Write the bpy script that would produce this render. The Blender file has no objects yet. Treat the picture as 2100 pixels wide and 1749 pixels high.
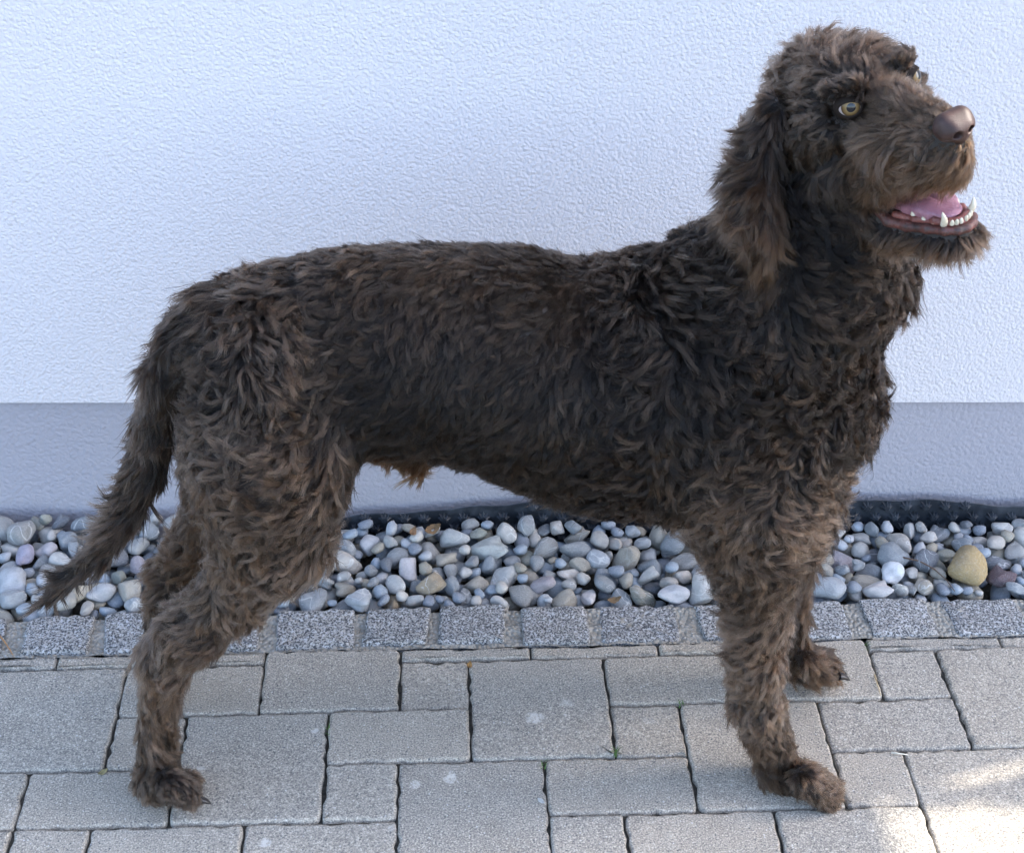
import bpy, bmesh, math, random
import numpy as np
from mathutils import Matrix, Vector

rng = np.random.default_rng(11)
random.seed(11)
SC = bpy.context.scene
COL = SC.collection
R = math.radians

# ------------------------------------------------------------------ camera
FOC = 3139.0
PITCH, YAW, ROLL = R(34.62), R(3.0), R(0.79)
CAM = np.array([-.022, -1.257, 1.259])
_cp, _sp, _cy, _sy = math.cos(PITCH), math.sin(PITCH), math.cos(YAW), math.sin(YAW)
FWD = np.array([_sy * _cp, _cy * _cp, -_sp])
_r0 = np.array([_cy, -_sy, 0.0])
_u0 = np.cross(_r0, FWD)
RGT = _r0 * math.cos(ROLL) + _u0 * math.sin(ROLL)
UPV = -_r0 * math.sin(ROLL) + _u0 * math.cos(ROLL)
cam_d = bpy.data.cameras.new('camera')
cam = bpy.data.objects.new('camera', cam_d)
COL.objects.link(cam)
cam_d.sensor_fit = 'HORIZONTAL'
cam_d.sensor_width = 36
cam_d.lens = 36 * FOC / 2100
cam_d.clip_start = .05
cam_d.clip_end = 500
M = Matrix.Identity(4)
for i in range(3):
    M[i][0], M[i][1], M[i][2], M[i][3] = RGT[i], UPV[i], -FWD[i], CAM[i]
cam.matrix_world = M
SC.camera = cam

# ------------------------------------------------------------------ light
SUN_EL, SUN_AZ = R(40), R(15)          # direction to the sun: along +x, a little behind the wall
sdir = Vector((math.cos(SUN_EL) * math.cos(SUN_AZ), math.cos(SUN_EL) * math.sin(SUN_AZ), math.sin(SUN_EL)))
world = bpy.data.worlds.new('World')
SC.world = world
world.use_nodes = True
wn = world.node_tree
wn.nodes.clear()
sky = wn.nodes.new('ShaderNodeTexSky')
sky.sky_type = 'NISHITA'
sky.sun_disc = False
sky.sun_elevation = SUN_EL
sky.sun_rotation = math.atan2(sdir.x, sdir.y)
sky.air_density = .85
sky.dust_density = 2.0
sky.ozone_density = .0
bg = wn.nodes.new('ShaderNodeBackground')
bg.inputs['Strength'].default_value = .15
wo = wn.nodes.new('ShaderNodeOutputWorld')
wn.links.new(sky.outputs[0], bg.inputs[0])
wn.links.new(bg.outputs[0], wo.inputs[0])
sun_d = bpy.data.lights.new('sun', 'SUN')
sun_d.energy = 2.0
sun_d.angle = R(.5)
sun_d.color = (1, .93, .82)
sun = bpy.data.objects.new('sun', sun_d)
COL.objects.link(sun)
sun.rotation_euler = sdir.to_track_quat('Z', 'Y').to_euler()
SC.view_settings.view_transform = 'Standard'
SC.view_settings.look = 'None'
SC.view_settings.gamma = 1
SC.view_settings.use_curve_mapping = False
SC.view_settings.exposure = 2.7
try:
    SC.cycles.max_bounces = 8
    SC.cycles.transparent_max_bounces = 8
    SC.cycles_curves.shape = 'RIBBONS'
    SC.cycles_curves.subdivisions = 2
except Exception:
    pass

# ------------------------------------------------------------------ helpers
def ray(px, py):
    return FWD + RGT * ((px - 1050) / FOC) - UPV * ((py - 874.5) / FOC)
def at_z(px, py, z=0.0):
    d = ray(px, py); return CAM + d * ((z - CAM[2]) / d[2])
def at_y(px, py, y):
    d = ray(px, py); return CAM + d * ((y - CAM[1]) / d[1])
def scale_at(p):
    return FOC / float((np.asarray(p) - CAM) @ FWD)

def tag(o, label=None, cat=None, group=None, kind=None):
    if label: o['label'] = label
    if cat: o['category'] = cat
    if group: o['group'] = group
    if kind: o['kind'] = kind
    return o
def link(name, me, parent=None, mat=None):
    o = bpy.data.objects.new(name, me)
    COL.objects.link(o)
    if parent is not None: o.parent = parent
    if mat is not None and me is not None: me.materials.append(mat)
    return o
def mesh(name, v, f, smooth=True):
    me = bpy.data.meshes.new(name)
    me.from_pydata([tuple(map(float, p)) for p in v], [], [tuple(int(i) for i in q) for q in f])
    if smooth:
        me.polygons.foreach_set('use_smooth', [True] * len(me.polygons))
    me.update()
    return me
def box_vf(x0, x1, y0, y1, z0, z1):
    v = [(x0, y0, z0), (x1, y0, z0), (x1, y1, z0), (x0, y1, z0), (x0, y0, z1), (x1, y0, z1), (x1, y1, z1), (x0, y1, z1)]
    f = [(0, 3, 2, 1), (4, 5, 6, 7), (0, 1, 5, 4), (1, 2, 6, 5), (2, 3, 7, 6), (3, 0, 4, 7)]
    return v, f

class NT:
    """small node-tree builder"""
    def __init__(s, name, rough=.8, spec=.3):
        s.m = bpy.data.materials.new(name); s.m.use_nodes = True
        s.t = s.m.node_tree; s.t.nodes.clear()
        s.out = s.n('ShaderNodeOutputMaterial'); s.b = s.n('ShaderNodeBsdfPrincipled')
        s.b.inputs['Roughness'].default_value = rough
        s.b.inputs['Specular IOR Level'].default_value = spec
        s.l(s.b.outputs[0], s.out.inputs[0])
    def n(s, k, **kw):
        x = s.t.nodes.new(k)
        for a, b in kw.items(): setattr(x, a, b)
        return x
    def l(s, a, b): s.t.links.new(a, b)
    def put(s, sock, v):
        if isinstance(v, bpy.types.NodeSocket): s.l(v, sock)
        else: sock.default_value = v
    def noise(s, vec, scale, detail=4, rough=.55, dist=0.0):
        x = s.n('ShaderNodeTexNoise'); s.l(vec, x.inputs['Vector'])
        x.inputs['Scale'].default_value = scale; x.inputs['Detail'].default_value = detail
        x.inputs['Roughness'].default_value = rough; x.inputs['Distortion'].default_value = dist
        return x.outputs['Fac']
    def voro(s, vec, scale, feature='F1', out='Distance', rnd=1.0):
        x = s.n('ShaderNodeTexVoronoi'); x.feature = feature; s.l(vec, x.inputs['Vector'])
        x.inputs['Scale'].default_value = scale; x.inputs['Randomness'].default_value = rnd
        return x.outputs[out]
    def ramp(s, fac, stops, interp='LINEAR'):
        x = s.n('ShaderNodeValToRGB'); s.put(x.inputs[0], fac)
        cr = x.color_ramp; cr.interpolation = interp
        while len(cr.elements) < len(stops): cr.elements.new(.5)
        for e, (p, c) in zip(cr.elements, stops):
            e.position = p; e.color = (c, c, c, 1) if not hasattr(c, '__len__') else (*c[:3], 1)
        return x.outputs[0]
    def mix(s, fac, a, b, mode='MIX'):
        x = s.n('ShaderNodeMix', data_type='RGBA', blend_type=mode); x.clamp_factor = True
        for sock, v in ((x.inputs[0], fac), (x.inputs[6], a), (x.inputs[7], b)):
            if isinstance(v, tuple): v = (*v[:3], 1)
            s.put(sock, v)
        return x.outputs[2]
    def math(s, op, a, b=0.0, clamp=False):
        x = s.n('ShaderNodeMath', operation=op); x.use_clamp = clamp
        s.put(x.inputs[0], a); s.put(x.inputs[1], b)
        return x.outputs[0]
    def pos(s): return s.n('ShaderNodeNewGeometry').outputs['Position']
    def obj(s): return s.n('ShaderNodeTexCoord').outputs['Object']
    def rnd(s): return s.n('ShaderNodeObjectInfo').outputs['Random']
    def bump(s, h, dist=.002, strength=1.0, prev=None):
        x = s.n('ShaderNodeBump'); s.l(h, x.inputs['Height'])
        x.inputs['Distance'].default_value = dist; x.inputs['Strength'].default_value = strength
        if prev is not None: s.l(prev, x.inputs['Normal'])
        return x.outputs[0]
    def done(s, col=None, nrm=None, rough=None):
        if col is not None: s.put(s.b.inputs['Base Color'], (*col, 1) if isinstance(col, tuple) and len(col) == 3 else col)
        if nrm is not None: s.l(nrm, s.b.inputs['Normal'])
        if rough is not None: s.put(s.b.inputs['Roughness'], rough)
        return s.m

def plain(name, col, rough=.6, spec=.4):
    return NT(name, rough, spec).done(col)

# ------------------------------------------------------------------ materials of the setting
def plaster_mat(name, col, scale, h, fine, spots=()):
    t = NT(name, .9, .2); p = t.pos()
    big = t.noise(p, 3.2, 3)
    n1 = t.noise(p, scale, 3, .6, .6)
    v = t.voro(p, scale * .8)
    n2 = t.noise(p, scale * 3.1, 3, .6)
    hh = t.math('ADD', t.math('MULTIPLY', n1, .9), t.math('MULTIPLY', v, -.55))
    hh = t.math('ADD', hh, t.math('MULTIPLY', n2, fine))
    c = t.mix(t.ramp(big, [(.3, 0), (.7, 1)]), tuple(x * .975 for x in col), col)
    for px, py, rr, tint in spots:
        q = at_y(px, py, .36); d = t.n('ShaderNodeVectorMath', operation='DISTANCE'); t.l(p, d.inputs[0]); d.inputs[1].default_value = tuple(q)
        dd = t.math('ADD', t.math('DIVIDE', d.outputs['Value'], rr / 2000), t.math('MULTIPLY', t.math('SUBTRACT', big, .5), 1.2))
        x = t.n('ShaderNodeMapRange', interpolation_type='SMOOTHSTEP'); t.l(dd, x.inputs[0]); x.inputs[1].default_value = 1.15; x.inputs[2].default_value = .1
        c = t.mix(x.outputs[0], c, tint, 'MULTIPLY')
    return t.done(c, t.bump(hh, h, .55))
m_plaster = plaster_mat('white_plaster', (.67, .640, .650), 300, .0068, .35)
m_plinth = plaster_mat('plinth_paint', (.345, .334, .362), 210, .0032, .2)

def paver_mat():
    t = NT('concrete_paver', .9, .2); p = t.pos(); r = t.rnd()
    big = t.noise(p, 9, 4)
    mid = t.noise(p, 60, 4)
    fine = t.noise(p, 520, 2, .7)
    base = t.ramp(r, [(0, (.315, .278, .224)), (.35, (.345, .306, .250)), (.7, (.275, .254, .218)), (1, (.360, .325, .270))])
    c = t.mix(t.ramp(big, [(.3, 0), (.75, .55)]), base, (.25, .225, .188))
    wear = t.noise(p, 22, 5, .65)
    c = t.mix(t.ramp(wear, [(.52, 0), (.72, .45)]), c, (.215, .19, .155))
    c = t.mix(t.ramp(wear, [(.28, .4), (.42, 0)]), c, (.52, .465, .38))
    c = t.mix(t.ramp(mid, [(.55, 0), (.8, .45)]), c, (.45, .412, .345))
    c = t.mix(t.ramp(fine, [(.33, .85), (.48, 0)]), c, (.10, .10, .10))
    c = t.mix(t.ramp(fine, [(.53, 0), (.68, .85)]), c, (.60, .545, .46))
    fl = t.voro(p, 260)
    flr = t.n('ShaderNodeSeparateColor'); t.l(t.voro(p, 260, out='Color'), flr.inputs[0])
    fleck = t.math('MULTIPLY', t.ramp(fl, [(.16, 1), (.3, 0)]), t.ramp(flr.outputs[0], [(.90, 0), (.94, .55)]))
    c = t.mix(fleck, c, (.70, .69, .66))
    dk = t.math('MULTIPLY', t.ramp(fl, [(.2, 1), (.34, 0)]), t.ramp(flr.outputs[1], [(.88, 0), (.92, .8)]))
    c = t.mix(dk, c, (.07, .075, .085))
    # lichen spots with a shape of their own
    wob = t.n('ShaderNodeVectorMath', operation='ADD')
    nn = t.n('ShaderNodeTexNoise'); nn.inputs['Scale'].default_value = 90; nn.inputs['Detail'].default_value = 4
    t.l(p, nn.inputs['Vector'])
    sub = t.n('ShaderNodeVectorMath', operation='SUBTRACT'); sub.inputs[1].default_value = (.5, .5, .5)
    t.l(nn.outputs['Color'], sub.inputs[0])
    sc = t.n('ShaderNodeVectorMath', operation='SCALE'); sc.inputs['Scale'].default_value = .016
    t.l(sub.outputs[0], sc.inputs[0]); t.l(p, wob.inputs[0]); t.l(sc.outputs[0], wob.inputs[1])
    spots = None
    for px, py, rr, a in ((1097, 1473, 17, .8), (1161, 1441, 13, .42), (925, 1594, 14, .95), (852, 1606, 11, .7), (646, 1500, 10, .85),
                          (412, 1577, 9, .6), (545, 1727, 13, .9), (805, 1695, 8, .5), (1390, 1490, 9, .3), (1330, 1475, 12, .22)):
        q = at_z(px, py)
        d = t.n('ShaderNodeVectorMath', operation='DISTANCE'); t.l(wob.outputs[0], d.inputs[0]); d.inputs[1].default_value = tuple(q)
        w = rr / scale_at(q)
        s_ = t.ramp(t.math('DIVIDE', d.outputs['Value'], w * 1.6), [(.38, a * .85), (.72, 0)])
        spots = s_ if spots is None else t.math('MAXIMUM', spots, s_)
    spots = t.math('MULTIPLY', spots, t.ramp(t.noise(p, 240, 3, .7), [(.36, .25), (.52, 1)]))
    c = t.mix(spots, c, (.60, .57, .52))
    h = t.math('ADD', t.math('MULTIPLY', fine, .5), t.math('MULTIPLY', mid, .8))
    return t.done(c, t.bump(h, .0020, 1.0))
m_paver = paver_mat()

def granite_mat():
    t = NT('grey_granite', .8, .3); p = t.pos(); r = t.rnd()
    w = t.noise(p, 420, 3, .6)
    w2 = t.noise(p, 300, 2, .6, .4)
    tint = t.mix(r, (.35, .335, .31), (.275, .268, .255))
    c = t.mix(t.ramp(w, [(.46, 0), (.54, 1)]), (.06, .063, .068), tint)
    c = t.mix(t.ramp(w2, [(.55, 0), (.62, .9)]), c, (.46, .465, .47))
    h = t.math('ADD', t.noise(p, 45, 4), t.math('MULTIPLY', w, .35))
    return t.done(c, t.bump(h, .006, .8))
m_granite = granite_mat()

def mortar_mat():
    t = NT('sandy_mortar', .95, .15); p = t.pos()
    n1 = t.noise(p, 70, 5, .65)
    v = t.voro(p, 190)
    c = t.ramp(n1, [(.25, (.17, .155, .13)), (.5, (.30, .285, .25)), (.75, (.40, .38, .335))])
    sep = t.n('ShaderNodeSeparateColor'); t.l(t.voro(p, 190, out='Color'), sep.inputs[0])
    c = t.mix(t.math('MULTIPLY', t.ramp(v, [(.25, 1), (.4, 0)]), t.ramp(sep.outputs[0], [(.6, 0), (.62, .8)])), c, (.42, .41, .38))
    return t.done(c, t.bump(t.math('SUBTRACT', n1, v), .006, .9))
m_mortar = mortar_mat()
def soil_mat():
    t = NT('joint_soil', .95, .1); p = t.pos()
    n1 = t.noise(p, 160, 5, .65)
    return t.done(t.ramp(n1, [(.3, (.035, .032, .027)), (.7, (.12, .108, .088))]), t.bump(n1, .004, .9))
m_soil = soil_mat()

def pebble_mat(name='river_pebble', island=False):
    t = NT(name, .62, .35)
    if island:
        g = t.n('ShaderNodeNewGeometry').outputs['Random Per Island']
        base = t.ramp(g, [(0, (.26, .30, .34)), (.3, (.38, .39, .40)), (.5, (.20, .22, .25)), (.7, (.44, .42, .38)), (.85, (.30, .27, .21)), (1, (.5, .5, .5))], 'CONSTANT')
        p = t.pos()
        sh = p
    else:
        oi = t.n('ShaderNodeObjectInfo')
        base = oi.outputs['Color']
        p = t.obj()
        off = t.n('ShaderNodeVectorMath', operation='ADD'); t.l(p, off.inputs[0])
        mul = t.math('MULTIPLY', oi.outputs['Random'], 37.0); cmb = t.n('ShaderNodeCombineXYZ')
        t.l(mul, cmb.inputs[0]); t.l(mul, cmb.inputs[1]); t.l(cmb.outputs[0], off.inputs[1])
        sh = off.outputs[0]
    k = 60 if island else 1.0
    n1 = t.noise(sh, 1.6 * k, 5, .6)
    n2 = t.noise(sh, 9 * k, 5, .7)
    c = t.mix(t.ramp(n1, [(.35, .28), (.6, 0)]), base, (.10, .11, .12), 'MIX')
    c = t.mix(t.ramp(n2, [(.5, 0), (.75, .35)]), c, (.62, .62, .60))
    c = t.mix(t.ramp(n2, [(.28, .35), (.42, 0)]), c, (.09, .09, .085))
    nrm = t.bump(n2, .0015 if island else .03, .5)
    if not island:
        ve = t.noise(sh, .55, 2, .4, .8)
        vein = t.ramp(ve, [(.484, 0), (.5, .7), (.516, 0)])
        on = t.ramp(t.math('FRACT', t.math('MULTIPLY', t.n('ShaderNodeObjectInfo').outputs['Random'], 7.31)), [(.35, 0), (.6, 1)])
        on = t.math('MULTIPLY', on, t.math('SUBTRACT', 1.0, t.n('ShaderNodeObjectInfo').outputs['Object Index'], True))
        on = t.math('MAXIMUM', on, t.math('GREATER_THAN', t.n('ShaderNodeObjectInfo').outputs['Object Index'], 1.5))
        c = t.mix(t.math('MULTIPLY', vein, on), c, (.68, .68, .66))
    return t.done(c, nrm)
m_pebble = pebble_mat()
m_pebble_small = pebble_mat('small_river_pebble', True)

# ------------------------------------------------------------------ ground, wall
g = link('ground', mesh('ground', [(-60, -60, -.06), (60, -60, -.06), (60, 60, -.06), (-60, 60, -.06)], [(0, 1, 2, 3)], False), None, m_soil)
tag(g, kind='structure')

WANG = math.atan(-.0265)
def wall_y(x): return .372 - .0265 * (x + .55)
PL_Z = float(at_y(100, 827, wall_y(-.48))[2])
house = bpy.data.objects.new('house_wall', None)
COL.objects.link(house)
house.location = (0, wall_y(0), 0)
house.rotation_euler = (0, 0, WANG)
tag(house, 'white rough plastered house wall with a lilac grey plinth behind the dog', 'wall', kind='thing')
X1 = 2.07
v, f = box_vf(-5, X1, 0, .30, PL_Z, 1.96)
link('plaster', mesh('plaster', v, f, False), house, m_plaster)
v, f = box_vf(-5, X1, .004, .296, -.3, PL_Z)
link('plinth', mesh('plinth', v, f, False), house, m_plinth)
m_shade_slab = plain('shade_slab_grey', (.35, .33, .31), .8)
v, f = box_vf(-5.2, X1 + .62, -.05, .45, 1.96, 2.2)  # overhang added out of view to keep sun off the dog's head
link('shade_slab', mesh('shade_slab', v, f, False), house, m_shade_slab)
# low wall past the house end, added unseen to shape the sun patch
shade_w = bpy.data.objects.new('shade_wall', None); COL.objects.link(shade_w)
shade_w.location = (0, wall_y(0), 0); shade_w.rotation_euler = (0, 0, WANG)
tag(shade_w, 'added low white wall out of view past the house wall, shaping the sunlight', 'wall', kind='thing')
v, f = box_vf(X1 + .004, X1 + 5, .03, .25, -.3, 1.18)
link('shade_wall_block', mesh('shade_wall_block', v, f, False), shade_w, m_plaster)

m_shade_slat = plain('shade_slat_grey', (.20, .20, .21), .5)
tr_ = random.Random(3)
xp = 2.10
while xp < 4.2:
    # slats added unseen on the low wall to thin the sunlight into streaks
    wd = tr_.uniform(.010, .017)
    v, f = box_vf(xp - wd / 2, xp + wd / 2, .13, .13 + .012, 1.18, 1.9)
    link('shade_slat', mesh('shade_slat', v, f, False), shade_w, m_shade_slat)
    xp += tr_.choice((.034, .039, .045, .052, .060, .088))
for zz in (1.22, 1.86):
    v, f = box_vf(2.08, 4.3, .143, .155, zz, zz + .03)
    link('shade_rail', mesh('shade_rail', v, f, False), shade_w, m_shade_slat)

# ------------------------------------------------------------------ paving
MOD = .08
def outline(x0, x1, y0, y1, jit, rad, step):
    """irregular rounded rectangle, counter-clockwise"""
    pts = []
    cs = [(x1, y0), (x1, y1), (x0, y1), (x0, y0)]
    rads = [rad * random.uniform(.35, 1.6) for _ in range(4)]
    if random.random() < .35: rads[random.randrange(4)] *= 2.0
    sgn = [(-1, 1), (-1, -1), (1, -1), (1, 1)]
    for i in range(4):
        c, rd, s = cs[i], rads[i], sgn[i]
        cx, cy = c[0] + s[0] * rd, c[1] + s[1] * rd
        a0 = [-90, 0, 90, 180][i]
        for k in range(4):
            a = R(a0 + 30 * k)
            pts.append((cx + rd * math.cos(a), cy + rd * math.sin(a)))
        nx = cs[(i + 1) % 4]; nr = rads[(i + 1) % 4]
        dx, dy = nx[0] - c[0], nx[1] - c[1]
        Ln = math.hypot(dx, dy); m = max(1, int((Ln - rd - nr) / step))
        ux, uy = dx / Ln, dy / Ln
        for k in range(1, m):
            tt = rd + (Ln - rd - nr) * k / m
            o = random.gauss(0, jit)
            o = min(o, jit * .6)
            pts.append((c[0] + ux * tt + uy * o, c[1] + uy * tt - ux * o))
    return pts
def slab_mesh(name, pts, z, bev, depth, zj=0.0, warp=0.0):
    n = len(pts)
    cx = sum(p[0] for p in pts) / n; cy = sum(p[1] for p in pts) / n
    def inset(d):
        out = []
        for i in range(n):
            a, b, c = pts[i - 1], pts[i], pts[(i + 1) % n]
            tx, ty = c[0] - a[0], c[1] - a[1]; L = math.hypot(tx, ty) or 1
            out.append((b[0] - ty / L * d, b[1] + tx / L * d))
        return out
    ph = [random.uniform(0, 6) for _ in range(3)]
    def wz(x, y): return warp * (math.sin(x * 60 + ph[0]) + math.sin(y * 70 + ph[1]))
    rings = [(pts, z - depth), (pts, z - bev * 1.25), (inset(bev * .45), z - bev * .4), (inset(bev * 1.5), z)]
    v, f = [], []
    for k, (ring, zz) in enumerate(rings):
        for x, y in ring:
            v.append((x - cx, y - cy, zz + (random.gauss(0, zj) if k in (1, 2) else 0) + (wz(x, y) if 0 < k < 3 else 0)))
    for k in range(3):
        for i in range(n):
            j = (i + 1) % n
            f.append((k * n + i, k * n + j, (k + 1) * n + j, (k + 1) * n + i))
    if True:
        # a second, uneven inner ring and a middle point
        for x, y in pts: v.append(((x - cx) * .6, (y - cy) * .6, z + (random.gauss(0, warp * 1.2) if warp > .0004 else 0)))
        v.append((0, 0, z + (random.gauss(0, warp) if warp > .0004 else 0)))
        for i in range(n):
            j = (i + 1) % n
            f.append((3 * n + i, 3 * n + j, 4 * n + j, 4 * n + i)); f.append((4 * n + i, 4 * n + j, 5 * n))
    else:
        f.append(tuple(range(3 * n, 4 * n)))
    me = mesh(name, v, f, True)
    for pl in me.polygons:
        if warp < .0004 and pl.index >= 3 * n: pl.use_smooth = False
    return me, (cx, cy)

pavement = bpy.data.objects.new('pavement', None); COL.objects.link(pavement)
tag(pavement, kind='structure')
layout = [(-7, -5, -1, 1), (-5, -3, 0, 1), (-3, -1, 0, 1.26), (-1, 0, 0, 1), (0, 2, -1, 1), (2, 4, 0, 1), (4, 6, 0, 1.27), (6, 7, 0, 1), (7, 9, -1, 1),
          (-5, -4, -1, 0), (-4, -2, -2, 0), (-2, 0, -1, 0), (2, 3, -1, 0), (3, 5, -2, 0), (5, 7, -1, 0),
          (-8, -6, -2, -1), (-6, -4, -2, -1), (-2, -1, -2, -1), (-1, 1, -3, -1), (1, 3, -2, -1), (5, 6, -2, -1), (6, 8, -3, -1),
          (-6, -5, -3, -2), (-5, -3, -3, -2), (-3, -1, -3, -2), (1, 2, -3, -2), (2, 4, -3, -2), (4, 6, -3, -2),
          (-9, -6.05, 1, 1.26), (-6.05, -3, 1, 1.26), (-1, .93, 1, 1.26), (.93, 2.85, 1, 1.26), (2.85, 4, 1, 1.26), (6, 8.05, 1, 1.26), (8.05, 10, 1, 1.26),
          (-12, -9, 1, 1.26), (10, 13, 1, 1.26)]
occ = set()
for a in layout:
    if a[3] - a[2] > .5:
        for i in range(int(a[0]), int(a[1])):
            for j in range(int(a[2]), int(a[3])): occ.add((i, j))
shapes = [(2, 2), (2, 1), (1, 1), (2, 1), (2, 2)]
pr_ = random.Random(5)
for j in range(0, -9, -1):
    for i in range(-14, 15):
        if (i, j) in occ: continue
        sh = pr_.sample(shapes, 5)
        for w, h in sh + [(1, 1)]:
            cells = [(i + a, j - b) for a in range(w) for b in range(h)]
            if not any(c in occ for c in cells):
                occ.update(cells); layout.append((i, i + w, j - h + 1, j + 1)); break
for (x0, x1, y0, y1) in layout:
    # the joints drift a little, as laid by hand
    gx = .0012
    thin = (y1 - y0) < .5
    pts = outline(x0 * MOD + gx, x1 * MOD - gx, y0 * MOD + gx, y1 * MOD - gx, .0013, .0025 if thin else .0050, .009)
    me, (cx, cy) = slab_mesh('paver', pts, 0, .0022, .05, .00025, .0002)
    o = link('paver', me, pavement, m_paver)
    o.location = (cx, cy, random.gauss(0, .0009))
    o.rotation_euler = (random.gauss(0, .004), random.gauss(0, .004), random.gauss(0, .0045))
v, f = box_vf(-1.3, 1.3, -.75, .102, -.055, -.0065)
jo = link('joint_sand', mesh('joint_sand', v, f, False), pavement, m_soil)

# row of granite setts in mortar
kerb = bpy.data.objects.new('kerb', None); COL.objects.link(kerb); tag(kerb, kind='structure')
setts = [(-410, -270), (-245, -125), (-105, 8), (49, 187), (212, 345), (374, 536), (567, 727), (748, 878), (900, 1035), (1070, 1207), (1232, 1390), (1434, 1560), (1592, 1737), (1776, 1912),
         (1946, 2100), (2126, 2260), (2290, 2420), (2445, 2590)]
for a, b in setts:
    p0, p1 = at_z(a, 1285 - (a - 1050) * .02), at_z(b, 1285 - (b - 1050) * .02)
    dy0, dy1 = random.gauss(0, .0015), random.gauss(0, .002)
    pts = outline(p0[0], p1[0], .106 + dy0, .172 + dy1, .0013, .005, .010)
    sk = random.gauss(0, .06)
    pts = [(x + (y - .14) * sk, y) for x, y in pts]
    me, (cx, cy) = slab_mesh('sett', pts, .0025, .0024, .06, .0008, .0006)
    o = link('sett', me, kerb, m_granite); o.location = (cx, cy, random.gauss(0, .0012))
    o.rotation_euler = (random.gauss(0, .012), random.gauss(0, .012), 0)
# mortar bed with an uneven top
nx, ny = 260, 12
v, f = [], []
for i in range(nx + 1):
    for j in range(ny + 1):
        x = -1.3 + 2.6 * i / nx; y = .1025 + .078 * j / ny
        e = -.03 if j == ny else (-.008 if j == ny - 1 else 0)
        v.append((x, y, -.0025 + .0016 * math.sin(x * 90) * math.sin(y * 160 + x * 40) + random.gauss(0, .0006) + e))
for i in range(nx):
    for j in range(ny):
        a = i * (ny + 1) + j
        f.append((a, a + ny + 1, a + ny + 2, a + 1))
link('mortar', mesh('mortar', v, f), kerb, m_mortar)
# dimpled drainage sheet between plinth and pebbles
prof = [(-1.6, -.05)]
for px, py in ((560, 1100), (640, 1080), (728, 1057), (880, 1046), (1039, 1036), (1128, 1025), (1300, 1022), (1500, 1020), (1717, 1023), (1923, 1027), (2100, 1038)):
    xx = float(at_y(px, py, .33)[0]); q = at_y(px, py, wall_y(xx) - .016); prof.append((float(q[0]), float(q[2])))
prof.append((1.3, prof[-1][1] - .02))
def mem_top(x): return float(np.interp(x, [p[0] for p in prof], [p[1] for p in prof])) + .0009 * math.sin(x * 95) + .0012 * math.sin(x * 41 + 1)
m_mem = NT('black_sheet', .42, .5)
m_mem = m_mem.done(m_mem.mix(m_mem.ramp(m_mem.noise(m_mem.pos(), 60, 4), [(.45, 0), (.8, 1)]), (.012, .016, .022), (.05, .058, .07)))
v, f = [], []
N = 220
for i in range(N + 1):
    x = -1.3 + 2.6 * i / N; zt = mem_top(x)
    wv = .0012 * math.sin(x * 23) - .0155
    for (yy, zz) in ((wv - .001, -.09), (wv - .001, zt - .0006), (wv, zt), (wv + .001, zt - .0006), (wv + .001, -.09)):
        v.append((x, yy, zz))
for i in range(N):
    for k in range(4):
        a = i * 5 + k; f.append((a, a + 5, a + 6, a + 1))
for row in range(-2, 6):
    for i in range(-50, 51):
        x = i * .026 + (row % 2) * .013; z = .010 + row * .0175
        if abs(x) > 1.25 or z > mem_top(x) - .004: continue
        wv = .0012 * math.sin(x * 23) - .0165
        b0 = len(v)
        for k in range(16):
            a = 2 * math.pi * k / 16; rr = .0092 if k % 2 == 0 else .0052
            v.append((x + rr * math.cos(a), wv - .0002, z + rr * math.sin(a)))
        for k in range(16):
            a = 2 * math.pi * k / 16; rr = .0042 if k % 2 == 0 else .003
            v.append((x + rr * math.cos(a), wv - .0065, z + rr * math.sin(a)))
        for k in range(16):
            j = (k + 1) % 16; f.append((b0 + k, b0 + j, b0 + 16 + j, b0 + 16 + k))
        f.append(tuple(range(b0 + 16, b0 + 32)))
mem = link('drainage_sheet', mesh('drainage_sheet', v, f, False), None, m_mem)
mem.location = (0, wall_y(0), 0); mem.rotation_euler = (0, 0, WANG)
tag(mem, 'black dimpled plastic drainage sheet between the plinth and the pebbles', 'drainage sheet')

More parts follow.
